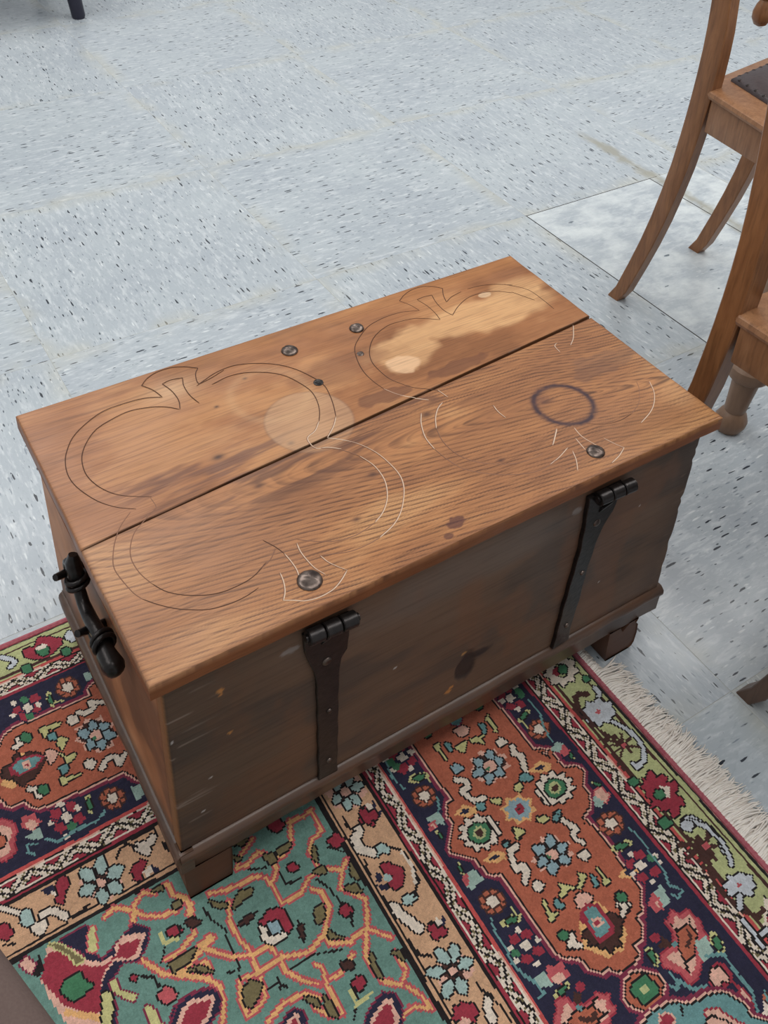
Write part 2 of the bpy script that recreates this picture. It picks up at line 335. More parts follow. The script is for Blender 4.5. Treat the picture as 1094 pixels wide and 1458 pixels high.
# ------------------------------------------------------------------ rug
PAL = {'N': (40, 38, 62), 'O': (180, 92, 62), 'R': (156, 38, 58), 'P': (222, 168, 146), 'W': (222, 205, 186),
       'B': (136, 164, 172), 'C': (158, 184, 178), 'T': (150, 176, 164), 'S': (98, 146, 146), 'G': (62, 122, 84),
       'L': (178, 182, 122), 'K': (34, 27, 28), 'A': (206, 158, 118), 'D': (74, 44, 38), 'M': (128, 36, 66),
       'V': (188, 192, 198), 'Q': (192, 78, 84), 'E': (196, 190, 122), 'Y': (226, 168, 98), 'I': (120, 108, 70),
       'F': (100, 140, 128), 'Z': (196, 70, 66)}
KEYS = list(PAL)
PALA = np.array([lin(PAL[k]) for k in KEYS], np.float32)
RUG = """
2 1 -1 0 319 35 320 7 320 -23 322 -51 312 -51 305 -62 307 -72 300 -79 291 -86 285 -96 289 -102 304 -117 306 -129 308 -137 319 -143 319 -164 320 -189 319 -216 320 -236 322 -242 337 -252 340 -266 346 -272 356 -272 361 -282 360 -281 372 -284 391 -281 391 -271 404 -270 412 -262 411 -253 424 -250 430 -242 437 -235 437 -217 439 -194 440 -168 438 -144 433 -151 437 -141 453 -136 461 -125 462 -113 474 -101 473 -93 458 -86 456 -76 459 -60 444 -53 452 -68 455 -57 439 -48 440 -7 438 35 451 71 442 86 413 82 322 55
0 18 -1 0 398 -108 393 -109 389 -108 387 -112 384 -115 380 -113 377 -110 373 -111 368 -111 367 -107 367 -104 362 -102 358 -99 361 -96 364 -94 362 -90 361 -86 366 -85 370 -85 372 -82 375 -79 379 -81 382 -84 386 -83 392 -82 393 -86 393 -90 397 -92 401 -94 399 -98 395 -100 397 -104
0 5 -1 0 394 -105 390 -106 387 -106 386 -108 383 -111 380 -109 378 -107 374 -108 371 -108 370 -105 370 -102 366 -101 363 -99 365 -96 368 -94 366 -92 365 -88 369 -88 373 -88 374 -85 376 -83 379 -85 382 -87 385 -86 389 -86 390 -89 390 -92 393 -93 396 -95 394 -98 392 -100 393 -102
0 2 -1 0 385 -91 386 -101 375 -103 375 -95
0 13 -1 0 382 -99 381 -99 380 -99 379 -99 378 -98 378 -97 378 -96 379 -96 380 -96 381 -96 382 -97 382 -98
0 3 -1 0 405 -51 400 -52 395 -51 393 -56 391 -60 386 -57 382 -54 378 -56 373 -58 371 -54 370 -49 365 -49 360 -47 361 -43 364 -39 360 -36 357 -32 362 -29 367 -28 366 -24 367 -19 372 -20 377 -22 380 -18 384 -15 388 -19 390 -23 395 -22 401 -22 401 -27 400 -31 405 -33 409 -36 406 -40 402 -42 404 -46
0 13 -1 0 398 -47 394 -48 392 -53 388 -56 382 -53 378 -51 372 -52 367 -49 368 -44 368 -40 363 -36 363 -32 368 -29 372 -27 374 -22 378 -20 384 -23 388 -25 394 -24 399 -26 398 -32 399 -36 403 -40 403 -44
0 5 11 0 386 -34 395 -32 397 -23 393 -21 385 -25
0 5 11 0 380 -34 380 -25 372 -21 368 -24 370 -33
0 5 11 0 377 -38 369 -32 359 -35 359 -39 368 -43
0 5 11 0 379 -42 370 -45 367 -54 371 -56 379 -51
0 5 11 0 385 -42 381 -51 388 -56 392 -54 393 -46
0 5 11 0 388 -38 393 -44 401 -40 402 -36 395 -32
0 3 11 0 390 -42 387 -44 383 -45 379 -44 376 -41 375 -37 376 -34 379 -32 383 -31 387 -32 390 -35 391 -39
0 9 -1 0 380 -41 379 -41 378 -42 377 -41 376 -40 375 -39 376 -38 377 -37 378 -37 380 -37 381 -38 381 -40
0 3 -1 0 402 -170 396 -170 391 -169 390 -173 388 -177 383 -174 379 -171 375 -173 370 -175 368 -170 367 -166 362 -166 357 -164 358 -160 361 -157 357 -154 354 -150 359 -148 364 -147 363 -143 364 -138 369 -139 374 -141 377 -138 381 -135 385 -139 387 -143 392 -142 398 -142 398 -147 397 -151 402 -153 406 -156 403 -159 398 -161 401 -165
0 13 -1 0 394 -165 390 -167 389 -171 384 -173 379 -170 375 -168 369 -169 364 -166 365 -161 364 -158 360 -154 360 -149 365 -148 369 -146 370 -141 375 -139 380 -142 384 -145 390 -144 395 -146 395 -151 395 -155 400 -159 400 -163
0 5 11 0 382 -152 392 -148 393 -139 389 -137 381 -143
0 5 11 0 376 -152 377 -143 368 -138 364 -141 366 -150
0 5 11 0 374 -157 367 -152 358 -156 359 -160 368 -163
0 5 11 0 376 -161 366 -164 364 -173 368 -175 377 -170
0 5 11 0 383 -161 381 -169 390 -174 394 -172 393 -164
0 5 11 0 385 -156 392 -162 401 -158 401 -155 393 -151
0 3 11 0 386 -160 383 -162 379 -162 376 -161 374 -158 373 -155 374 -153 376 -151 380 -151 383 -152 386 -154 387 -157
0 9 -1 0 378 -158 377 -159 375 -159 374 -159 373 -158 373 -157 374 -156 374 -155 376 -155 377 -156 378 -157 378 -158
0 4 11 0 346 -108 341 -109 336 -108 336 -112 335 -116 331 -114 327 -111 325 -114 321 -116 319 -113 317 -109 313 -110 309 -111 308 -107 309 -103 305 -102 301 -100 303 -97 306 -95 303 -92 300 -88 304 -87 309 -86 307 -83 307 -78 312 -79 316 -81 317 -77 320 -74 324 -77 326 -80 330 -78 334 -76 336 -81 336 -84 340 -84 345 -85 344 -89 342 -92 346 -94 349 -97 346 -99 342 -101 344 -104
0 9 11 0 335 -102 330 -106 324 -107 317 -105 313 -100 311 -95 313 -89 318 -85 325 -84 331 -86 336 -91 337 -97
0 10 -1 0 331 -100 328 -102 324 -103 320 -102 317 -99 316 -95 318 -92 321 -89 325 -88 329 -90 331 -92 332 -96
0 13 -1 0 328 -98 326 -100 324 -100 321 -99 320 -98 319 -95 320 -93 322 -92 325 -91 327 -92 329 -94 329 -96
1 4 11 34 344 -87 343 -108
0 4 11 0 455 -112 450 -112 445 -111 445 -115 444 -119 439 -116 436 -114 433 -117 429 -119 427 -115 425 -112 421 -113 416 -113 416 -109 417 -106 413 -105 408 -103 411 -100 414 -97 411 -95 408 -91 412 -90 417 -90 416 -86 416 -82 420 -83 425 -85 426 -81 429 -78 433 -81 435 -84 439 -82 443 -81 445 -85 445 -89 450 -89 455 -90 453 -93 451 -96 455 -98 459 -101 455 -103 451 -105 453 -108
0 9 11 0 444 -106 439 -109 432 -110 425 -108 421 -103 420 -98 422 -93 427 -89 434 -88 440 -90 445 -95 446 -100
0 10 -1 0 440 -103 436 -105 432 -106 428 -105 425 -102 425 -98 426 -95 429 -93 433 -92 438 -93 440 -96 441 -100
0 13 -1 0 437 -101 435 -103 432 -103 430 -102 428 -101 428 -99 429 -97 431 -95 433 -95 436 -96 437 -97 438 -99
1 4 11 34 412 -91 413 -108
0 4 11 0 420 -24 417 -25 415 -25 412 -26 410 -26 408 -23 408 -21 407 -19 407 -17 410 -16 412 -16 415 -15 417 -16 419 -18 419 -20 420 -22
0 5 11 0 353 -24 350 -25 348 -25 345 -26 343 -26 341 -23 341 -21 340 -19 340 -16 343 -15 345 -16 347 -15 350 -15 352 -17 352 -19 353 -21
0 4 11 0 417 -180 414 -181 412 -180 410 -181 407 -181 405 -178 405 -176 404 -174 404 -172 407 -171 410 -172 412 -171 415 -171 416 -174 416 -176 417 -178
0 4 11 0 351 -178 348 -179 346 -179 344 -180 341 -179 339 -177 339 -175 338 -173 338 -171 341 -170 343 -170 345 -170 348 -170 350 -172 350 -174 351 -176
0 4 11 0 468 75 466 74 464 74 462 73 459 73 458 75 458 77 457 79 458 81 460 82 462 82 464 83 467 83 468 81 468 79 469 77
0 3 11 0 371 22 378 21 384 24 390 15 384 9 375 10 373 14
0 3 11 0 370 -206 377 -203 384 -206 388 -214 383 -217 377 -215 372 -218 367 -214
1 4 11 64 422 -32 418 -40 424 -48 420 -55 416 -65
0 8 11 0 419 -76 415 -77 411 -76 408 -75 404 -73 404 -70 405 -68 407 -66 410 -65 414 -67 416 -70 418 -73
1 4 11 64 338 -31 347 -39 345 -46 335 -46 338 -55 343 -64 352 -66
0 8 11 0 348 -75 346 -76 343 -76 340 -75 338 -73 338 -71 338 -69 340 -67 343 -67 346 -68 348 -70 349 -72
0 17 11 0 383 2 394 -1 404 -1 395 -5 394 -13 390 -7 382 -2
0 17 11 0 360 2 371 2 379 3 368 -9 363 -5
0 17 11 0 339 19 347 17 344 11 343 -7 340 -2 340 10
0 17 11 0 414 14 422 18 421 10 419 -8 415 -6 417 7
0 17 11 0 393 -72 402 -73 400 -79 392 -82 391 -76
0 17 11 0 390 -116 399 -117 402 -121 394 -124 389 -119
0 17 11 0 358 -70 370 -76 365 -81 358 -76
0 17 11 0 360 -109 363 -116 371 -118 364 -122 356 -125 358 -118
0 17 11 0 361 -111 366 -116 370 -121 362 -122 355 -124 358 -118
0 17 11 0 391 -185 394 -190 399 -193 392 -196 382 -202 380 -198 389 -193
0 17 11 0 414 -188 415 -193 414 -207 418 -210 413 -213 406 -210 411 -206
0 17 11 0 365 -183 370 -189 378 -197 369 -195 360 -198 358 -193 364 -191
0 17 11 0 339 -187 341 -191 338 -203 346 -207 338 -209 332 -210 335 -201
0 17 11 0 390 -116 400 -118 404 -123 395 -124 391 -121
0 8 11 0 403 14 410 10 407 0 402 -1 403 8
0 8 11 0 353 14 359 11 355 1 351 2 352 8
0 8 11 0 410 -121 420 -122 419 -127 410 -132 406 -130 410 -126
0 8 11 0 340 -117 348 -120 343 -124 338 -124
0 8 11 0 401 -193 405 -199 402 -209 397 -207 400 -201
0 8 11 0 352 -193 354 -199 356 -205 351 -207 348 -203 347 -198
0 8 11 0 340 -119 346 -119 343 -125 337 -125
0 8 11 0 408 -123 417 -126 411 -131 406 -129
0 18 -1 0 311 -64 327 -60 338 -69 335 -76 322 -74
0 0 -1 0 318 -67 324 -64 331 -68 325 -71
0 18 -1 0 419 -67 437 -63 448 -73 444 -79 430 -77
0 0 -1 0 427 -69 434 -67 441 -71 434 -74
0 18 -1 0 309 -123 325 -119 335 -128 332 -134 320 -132
0 0 -1 0 316 -125 322 -123 329 -127 323 -129
0 18 -1 0 426 -212 442 -209 452 -217 448 -222 436 -220
0 0 -1 0 433 -214 439 -212 446 -216 439 -218
0 9 11 0 425 31 422 29 418 28 415 29 412 32 412 35 413 38 416 40 419 41 423 40 425 37 426 34
0 8 14 0 371 36 392 36 390 28 381 24
0 9 11 0 345 32 343 31 340 30 337 31 335 33 335 35 335 38 338 40 340 40 343 39 345 37 346 35
1 4 11 56 343 -128 338 -136 337 -145 340 -152
1 4 11 56 416 -134 421 -145 423 -149 414 -152 415 -158 419 -164
1 4 11 68 350 -129 341 -130 338 -137 335 -148 344 -149 343 -157 335 -163
1 4 11 52 407 -235 408 -240 415 -240 403 -244
0 9 11 0 420 -232 417 -234 414 -234 411 -233 409 -231 408 -228 409 -226 412 -225 415 -224 418 -226 420 -228 421 -230
1 4 11 52 344 -231 341 -237 334 -238 344 -243
0 9 11 0 341 -231 338 -232 335 -232 333 -231 330 -229 330 -227 331 -225 333 -223 336 -223 339 -224 341 -226 341 -229
1 4 11 51 410 -236 412 -240 403 -244
0 9 11 0 420 -233 418 -235 415 -235 412 -234 410 -232 409 -229 410 -227 412 -226 415 -226 418 -227 421 -229 421 -231
1 4 11 51 343 -232 341 -237 335 -237 344 -243
0 9 11 0 340 -230 338 -231 335 -231 332 -230 330 -229 330 -226 330 -224 333 -223 336 -223 338 -224 340 -226 341 -228
0 18 -1 0 356 -228 374 -217 389 -219 393 -232 399 -245 395 -260 380 -270 361 -267 346 -248
0 13 11 0 391 -235 398 -238 397 -243 401 -248 393 -251 391 -258 384 -258 381 -265 375 -262 367 -266 367 -258 360 -258 362 -252 352 -248 357 -245 351 -238 358 -235
0 2 -1 0 366 -219 377 -215 389 -222 389 -248 380 -254 365 -254 363 -251 361 -224
0 8 -1 0 369 -222 376 -219 385 -224 384 -245 378 -249 367 -249 365 -246
0 3 -1 0 381 -240 379 -240 377 -240 375 -241 373 -241 372 -240 371 -238 369 -237 368 -235 369 -234 370 -233 371 -232 372 -230 374 -231 376 -232 378 -232 380 -233 381 -235 380 -236 381 -238
0 2 -1 0 378 -238 377 -238 375 -238 374 -238 373 -238 372 -237 372 -236 372 -235 372 -234 373 -234 374 -234 375 -234 377 -234 377 -235 377 -236 378 -237
0 2 0 0 306 30 304 30 302 30 300 28 298 27 296 29 295 31 293 32 291 34 292 36 294 38 294 40 296 42 298 41 300 40 303 40 305 39 306 37 305 35 306 33
0 2 0 0 312 12 309 11 307 11 305 10 303 9 301 11 300 13 298 14 297 16 298 18 300 19 300 21 301 23 304 22 306 21 308 21 311 20 311 18 311 16 312 14
0 2 0 0 298 8 295 7 293 7 292 6 289 5 287 7 287 9 285 10 283 12 284 14 286 15 286 17 287 19 290 19 292 17 294 18 297 17 297 14 297 12 298 11
0 2 0 0 296 29 294 28 292 28 290 27 288 26 286 28 285 30 283 31 281 33 282 35 284 36 285 38 286 40 289 40 291 38 293 38 295 38 296 35 295 33 296 31
0 4 -1 0 315 23 313 22 312 22 310 21 308 21 308 23 307 24 307 26 307 27 308 28 310 28 311 29 313 29 314 27 314 26 315 24
0 4 -1 0 303 5 302 4 300 4 299 4 297 4 296 5 296 7 295 8 295 10 297 10 298 10 300 11 301 11 302 9 302 8 303 7
0 4 -1 0 283 29 282 28 280 28 279 27 277 27 276 29 276 30 275 32 275 33 277 34 278 34 280 35 281 34 282 33 282 32 283 30
0 4 -1 0 285 14 284 13 282 13 281 13 279 13 278 14 278 16 277 17 277 19 279 19 280 19 282 20 283 20 284 18 284 17 285 16
0 9 -1 0 288 23 286 21 283 21 280 22 278 24 278 26 278 29 280 30 283 31 286 30 288 28 288 26
0 9 -1 0 290 16 288 15 286 14 283 15 281 17 280 19 281 22 283 24 285 24 288 23 290 21 291 19
0 4 0 0 304 21 302 20 299 20 297 19 294 19 293 21 293 23 292 26 292 28 294 29 296 29 299 30 302 30 303 28 303 25 304 23
0 17 -1 0 314 -9 312 -11 308 -13 302 -12 296 -11 291 -9 288 -6 288 -4 290 -1 294 0 300 0 306 -2 311 -4 314 -7
0 9 11 0 308 -8 307 -9 305 -10 302 -10 298 -9 296 -8 294 -6 294 -5 295 -4 297 -3 300 -3 303 -4 306 -5 308 -7
1 17 -1 30 311 -9 310 -17
0 1 13 0 305 -37 303 -38 301 -38 299 -38 297 -36 296 -34 297 -32 299 -31 301 -31 303 -31 305 -33 305 -35
0 1 13 0 298 -39 296 -40 294 -41 292 -40 291 -38 290 -36 291 -35 292 -33 294 -33 296 -34 298 -35 299 -37
0 1 13 0 291 -37 290 -38 288 -38 285 -37 284 -36 283 -34 284 -32 285 -31 288 -30 290 -31 291 -33 292 -35
0 1 13 0 288 -31 287 -32 285 -32 282 -31 281 -30 280 -28 281 -26 282 -25 285 -24 287 -25 288 -27 289 -29
0 1 13 0 291 -24 289 -26 287 -26 285 -25 283 -24 283 -22 283 -20 285 -19 287 -18 289 -19 291 -21 291 -23
0 1 13 0 297 -22 296 -23 294 -24 291 -23 290 -21 289 -19 290 -17 291 -16 294 -16 296 -17 297 -18 298 -20
0 1 13 0 304 -25 303 -26 300 -26 298 -25 297 -24 296 -22 297 -20 298 -19 300 -18 303 -19 304 -21 305 -23
0 1 13 0 307 -31 306 -32 303 -32 301 -32 300 -30 299 -28 300 -26 301 -25 303 -24 306 -25 307 -27 308 -29
0 4 13 0 300 -32 298 -33 296 -33 295 -34 292 -35 291 -33 290 -31 288 -30 287 -28 288 -27 289 -26 290 -24 291 -22 293 -23 295 -24 297 -24 299 -24 300 -26 299 -28 300 -30
0 7 -1 0 280 -50 299 -52 296 -68 284 -61
0 16 -1 0 280 -56 289 -58 286 -67 276 -67
0 3 -1 0 281 -59 287 -61 284 -65
0 17 -1 0 284 -81 283 -81 281 -79 281 -77 280 -74 280 -71 281 -69 282 -68 284 -69 285 -70 286 -73 286 -76 286 -79 285 -81
0 9 11 0 284 -78 283 -78 282 -77 282 -76 282 -74 282 -73 282 -72 283 -71 284 -71 284 -72 285 -74 285 -75 285 -77 284 -78
1 8 -1 25 306 -38 301 -49 296 -53
1 8 -1 25 278 29 274 10 279 -10
0 2 0 0 469 28 466 27 464 27 462 26 460 25 458 27 458 28 456 29 454 31 456 33 457 34 458 36 459 38 462 37 464 36 466 36 468 36 469 34 468 32 469 30
0 2 0 0 473 4 470 3 468 3 466 2 464 2 462 3 462 5 460 6 458 8 460 10 461 11 462 13 463 14 466 14 468 13 470 13 472 12 472 10 472 8 473 6
0 2 0 0 461 9 458 8 456 8 454 7 452 6 450 8 450 10 448 11 446 12 448 14 449 15 450 17 451 19 454 18 456 17 458 17 460 17 460 14 460 13 461 11
0 2 0 0 460 24 458 23 456 23 454 22 452 21 450 23 449 24 447 25 446 27 447 29 449 30 450 32 451 34 454 33 455 32 458 32 460 32 460 30 460 28 460 26
0 4 -1 0 464 3 462 2 461 2 459 1 457 2 457 3 457 4 456 5 456 7 458 7 459 7 461 8 462 8 463 7 463 5 464 4
0 4 -1 0 453 21 451 21 450 21 448 20 446 20 446 21 446 23 445 24 445 26 447 26 448 26 450 27 451 27 452 25 452 24 453 23
0 4 -1 0 480 28 478 28 477 28 475 27 474 27 473 29 473 30 472 31 472 33 474 33 476 33 477 34 479 34 480 32 479 31 480 30
0 9 -1 0 481 21 479 20 476 19 473 20 471 22 471 24 472 27 474 28 477 29 479 28 481 26 482 24
0 9 -1 0 480 15 478 13 476 13 473 13 471 15 471 17 472 20 474 21 476 22 479 21 481 19 481 17
0 4 0 0 467 18 464 17 462 17 460 16 457 16 456 19 456 21 455 22 455 25 458 26 460 26 462 27 465 26 466 24 466 22 467 20
0 17 -1 0 472 -3 471 -6 468 -8 464 -10 458 -12 453 -13 450 -12 448 -11 449 -8 452 -6 456 -4 462 -2 467 -1 470 -2
0 9 11 0 467 -5 466 -6 465 -8 462 -9 459 -10 456 -10 454 -10 454 -9 454 -8 456 -6 458 -5 461 -4 464 -4 466 -4
1 17 -1 25 453 -12 453 -22
0 1 13 0 475 -39 474 -40 471 -41 469 -40 468 -39 467 -37 468 -35 470 -34 472 -33 474 -34 476 -35 476 -37
0 1 13 0 468 -42 467 -43 464 -43 462 -42 461 -41 460 -39 461 -37 463 -36 465 -36 467 -36 469 -38 469 -40
0 1 13 0 462 -39 460 -40 457 -41 455 -40 454 -38 453 -37 454 -35 456 -33 458 -33 460 -34 462 -35 462 -37
0 1 13 0 459 -33 457 -34 455 -35 453 -34 451 -33 451 -31 451 -29 453 -27 456 -27 458 -28 459 -29 460 -31
0 1 13 0 462 -27 460 -28 458 -29 456 -28 454 -27 454 -25 455 -23 456 -22 459 -21 461 -22 463 -23 463 -25
0 1 13 0 469 -25 467 -26 465 -26 463 -26 461 -24 461 -22 462 -20 464 -19 466 -19 468 -19 470 -21 470 -23
0 1 13 0 476 -27 474 -29 472 -29 470 -28 468 -27 468 -25 469 -23 470 -22 473 -21 475 -22 477 -23 477 -25
0 1 13 0 479 -33 477 -35 475 -35 472 -34 471 -33 470 -31 471 -29 473 -28 475 -27 478 -28 479 -29 480 -31
0 4 13 0 471 -35 469 -36 467 -35 465 -37 463 -37 461 -36 461 -34 459 -33 457 -31 459 -29 460 -28 461 -26 462 -25 465 -25 467 -26 469 -26 471 -27 471 -29 471 -31 472 -33
0 16 -1 0 466 -61 477 -60 480 -72 470 -76 466 -69
0 7 -1 0 459 -60 472 -54 478 -61 467 -68
0 17 -1 0 476 -84 475 -84 474 -82 474 -80 474 -77 475 -75 476 -73 478 -73 479 -74 480 -75 480 -77 479 -80 478 -82 477 -84
0 9 11 0 476 -82 476 -81 475 -80 475 -79 475 -78 476 -77 477 -76 477 -75 478 -76 478 -77 478 -78 478 -79 477 -81 477 -81
1 8 -1 23 480 8 480 -14 471 -33 469 -52
0 3 16 0 470 -127 480 -127 483 -138 473 -143 465 -137
0 7 -1 0 466 -128 459 -139 464 -145 472 -141
0 17 -1 0 483 -127 482 -127 480 -126 477 -124 475 -122 474 -119 474 -117 475 -116 477 -115 479 -116 481 -118 483 -121 484 -123 484 -125
0 9 11 0 482 -124 481 -124 479 -124 478 -123 477 -121 477 -120 476 -119 477 -118 478 -118 479 -118 480 -119 481 -121 482 -122 482 -123
0 1 13 0 472 -173 470 -175 468 -175 465 -174 464 -172 463 -170 464 -168 466 -167 469 -167 471 -168 473 -170 473 -172
0 1 13 0 464 -176 462 -177 460 -177 457 -176 456 -174 455 -172 456 -171 458 -169 461 -169 463 -170 465 -172 465 -174
0 1 13 0 457 -173 455 -174 452 -174 450 -173 448 -172 448 -170 449 -168 451 -166 453 -166 456 -167 457 -169 458 -171
0 1 13 0 454 -166 452 -168 449 -168 447 -167 445 -165 445 -163 446 -161 448 -160 450 -160 453 -161 454 -162 455 -164
0 1 13 0 458 -160 456 -162 453 -162 450 -161 449 -159 448 -157 449 -155 451 -154 454 -154 456 -155 458 -156 458 -158
0 1 13 0 465 -158 463 -159 461 -160 458 -159 457 -157 456 -155 457 -153 459 -152 462 -152 464 -153 466 -154 466 -156
0 1 13 0 473 -161 471 -162 468 -163 466 -162 464 -160 464 -158 465 -156 467 -155 469 -155 472 -156 474 -157 474 -159
0 1 13 0 476 -167 474 -169 471 -169 469 -168 467 -166 467 -164 468 -162 470 -161 472 -161 475 -162 476 -164 477 -166
0 4 13 0 468 -169 465 -169 463 -169 461 -170 458 -171 457 -169 456 -167 454 -166 452 -164 454 -162 456 -161 456 -160 458 -158 461 -159 463 -160 465 -160 468 -161 468 -163 467 -165 468 -167
0 17 -1 0 468 -193 465 -195 461 -195 455 -195 449 -194 444 -192 441 -189 440 -187 442 -185 447 -184 453 -185 459 -186 464 -188 467 -191
0 9 11 0 461 -192 460 -193 458 -193 454 -193 451 -192 448 -191 447 -190 446 -188 448 -187 450 -187 453 -187 457 -188 459 -189 461 -190
0 7 -1 0 281 -123 294 -124 298 -138 279 -141 276 -134
0 16 -1 0 278 -123 286 -124 281 -134 276 -135
0 17 -1 0 280 -123 279 -122 278 -120 278 -117 279 -114 281 -111 282 -110 284 -109 285 -110 286 -112 286 -115 285 -118 283 -121 282 -123
0 9 11 0 281 -120 280 -120 280 -118 280 -117 281 -115 281 -114 282 -113 283 -112 284 -113 284 -114 284 -116 284 -117 283 -119 282 -120
0 1 13 0 303 -170 301 -171 299 -171 297 -171 295 -169 294 -167 295 -165 297 -164 299 -164 301 -165 303 -166 303 -168
0 1 13 0 296 -172 294 -173 292 -173 290 -173 288 -171 288 -169 288 -167 290 -166 292 -166 294 -167 296 -168 297 -170
0 1 13 0 289 -169 288 -170 285 -171 283 -170 281 -168 281 -166 281 -165 283 -164 285 -163 287 -164 289 -166 290 -168
0 1 13 0 286 -163 284 -165 282 -165 280 -164 278 -162 278 -161 278 -159 280 -158 282 -157 284 -158 286 -160 287 -162
0 1 13 0 289 -158 287 -159 285 -159 282 -158 281 -157 280 -155 281 -153 282 -152 285 -152 287 -153 289 -154 289 -156
0 1 13 0 295 -156 294 -157 291 -157 289 -156 287 -155 287 -153 287 -151 289 -150 291 -150 294 -151 295 -152 296 -154
0 1 13 0 302 -159 301 -160 298 -160 296 -159 294 -158 294 -156 294 -154 296 -153 298 -153 301 -153 302 -155 303 -157
0 1 13 0 305 -164 304 -166 301 -166 299 -165 297 -163 297 -162 297 -160 299 -159 301 -158 304 -159 305 -161 306 -163
0 4 13 0 298 -166 296 -166 294 -166 292 -167 290 -167 288 -166 288 -164 286 -163 284 -161 285 -160 287 -159 287 -157 289 -156 291 -156 293 -157 295 -157 297 -158 298 -160 297 -162 298 -164
0 17 -1 0 310 -189 309 -191 305 -192 299 -192 294 -191 289 -189 285 -187 284 -185 286 -183 290 -182 295 -182 301 -183 306 -185 310 -187
0 9 11 0 305 -188 304 -189 302 -190 299 -190 295 -189 293 -188 291 -187 290 -186 291 -185 293 -184 296 -184 299 -185 302 -186 304 -187
1 17 -1 28 306 -177 306 -186
0 2 0 0 295 -207 293 -208 291 -208 290 -208 287 -209 286 -207 285 -206 283 -205 282 -203 283 -202 284 -201 285 -199 286 -198 288 -198 290 -199 292 -200 294 -200 295 -202 294 -204 295 -205
0 2 0 0 309 -210 307 -210 305 -210 304 -211 301 -212 300 -210 299 -208 297 -207 296 -206 297 -204 298 -203 299 -202 300 -200 302 -201 304 -202 306 -202 308 -203 309 -205 308 -206 309 -208
0 2 0 0 309 -229 307 -229 305 -229 303 -230 301 -230 300 -229 299 -227 297 -226 296 -225 297 -223 298 -222 299 -221 300 -219 302 -220 304 -221 306 -221 308 -222 308 -224 308 -225 309 -227
0 2 0 0 294 -229 292 -229 290 -229 288 -230 286 -230 285 -229 284 -227 282 -226 281 -224 282 -223 283 -222 283 -221 285 -219 287 -220 289 -221 291 -221 293 -222 293 -224 293 -225 294 -227
0 4 -1 0 301 -201 300 -201 299 -201 297 -202 296 -201 295 -200 295 -199 294 -198 294 -197 296 -196 297 -196 298 -196 300 -196 301 -197 301 -199 301 -200
0 4 -1 0 313 -218 311 -219 310 -219 309 -219 307 -219 306 -218 306 -216 306 -215 305 -214 307 -214 308 -214 310 -213 311 -214 312 -215 312 -216 313 -217
0 4 -1 0 298 -236 296 -236 295 -236 294 -236 292 -236 291 -235 291 -234 290 -233 290 -231 292 -231 293 -231 294 -231 296 -231 297 -232 297 -233 298 -234
0 4 -1 0 283 -210 281 -210 280 -210 279 -210 277 -210 276 -209 276 -208 275 -206 275 -205 277 -205 278 -205 279 -205 281 -205 282 -206 282 -207 283 -208
0 4 -1 0 281 -222 279 -223 278 -223 277 -223 275 -223 274 -221 274 -220 274 -219 274 -218 275 -218 276 -218 278 -217 279 -218 280 -219 280 -220 281 -221
0 9 -1 0 285 -217 284 -218 281 -218 279 -217 277 -216 276 -213 277 -212 279 -210 281 -210 284 -211 285 -213 286 -215
0 4 0 0 301 -218 299 -218 297 -218 295 -219 292 -218 291 -216 291 -215 290 -213 290 -211 292 -210 294 -211 296 -210 299 -210 300 -212 300 -214 301 -216
1 8 -1 28 280 -175 275 -190 276 -205 272 -219 276 -234 281 -245 283 -258 275 -259
0 16 -1 0 318 -258 314 -259 310 -259 307 -260 303 -261 300 -258 298 -255 295 -253 292 -250 294 -247 297 -246 298 -243 300 -240 305 -241 308 -244 312 -244 317 -245 317 -249 316 -252 318 -255
0 3 -1 0 311 -259 309 -260 306 -260 304 -260 301 -260 300 -258 299 -256 298 -254 298 -251 301 -251 303 -251 306 -250 309 -251 310 -253 310 -255 311 -257
0 7 -1 0 282 -242 297 -242 296 -258 283 -252
0 16 2 0 438 -269 440 -275 452 -269 456 -276 468 -276 467 -284 471 -291 466 -299 466 -307 456 -314 444 -319 430 -327 417 -329 417 -319 410 -307 405 -302 411 -293 425 -295 435 -289 438 -282
0 3 -1 0 440 -274 442 -280 451 -274 456 -281 465 -281 465 -289 460 -299 444 -309 436 -319 422 -324 422 -316 417 -305 413 -301 414 -297 429 -300 440 -292 441 -282
0 1 11 0 442 -287 458 -288 458 -298 447 -306 439 -312 429 -310 432 -299
1 13 -1 39 452 -291 450 -298 440 -302
1 11 -1 19 441 -277 440 -283 443 -285
1 11 -1 19 462 -284 458 -290 459 -295
1 11 -1 19 424 -320 426 -313 432 -312
0 13 -1 0 415 -281 424 -282 429 -291 424 -294 415 -289
0 8 -1 0 434 -296 432 -297 430 -297 428 -296 427 -295 426 -293 427 -292 429 -291 431 -291 433 -292 434 -293 434 -295
0 2 0 0 423 -281 420 -283 417 -283 414 -282 412 -280 411 -277 412 -275 415 -274 418 -274 421 -275 423 -277 424 -279
0 17 -1 0 400 -300 398 -298 396 -295 396 -291 397 -287 399 -283 401 -280 404 -280 406 -281 407 -284 408 -288 407 -293 405 -297 402 -299
0 9 11 0 401 -295 399 -295 399 -293 399 -291 399 -288 400 -286 402 -285 403 -284 404 -285 405 -287 405 -289 404 -291 403 -294 402 -295
0 7 -1 0 451 -303 465 -305 461 -319 444 -322 445 -314
0 16 2 0 335 -284 329 -287 339 -293 333 -298 337 -305 328 -307 322 -312 312 -310 303 -312 293 -308 283 -302 270 -295 263 -287 274 -284 285 -276 289 -270 300 -272 302 -282 313 -287 321 -288
0 3 -1 0 330 -287 324 -290 333 -294 328 -299 330 -305 321 -307 310 -307 294 -299 281 -297 270 -289 279 -287 289 -280 293 -276 297 -276 299 -286 311 -291 322 -290
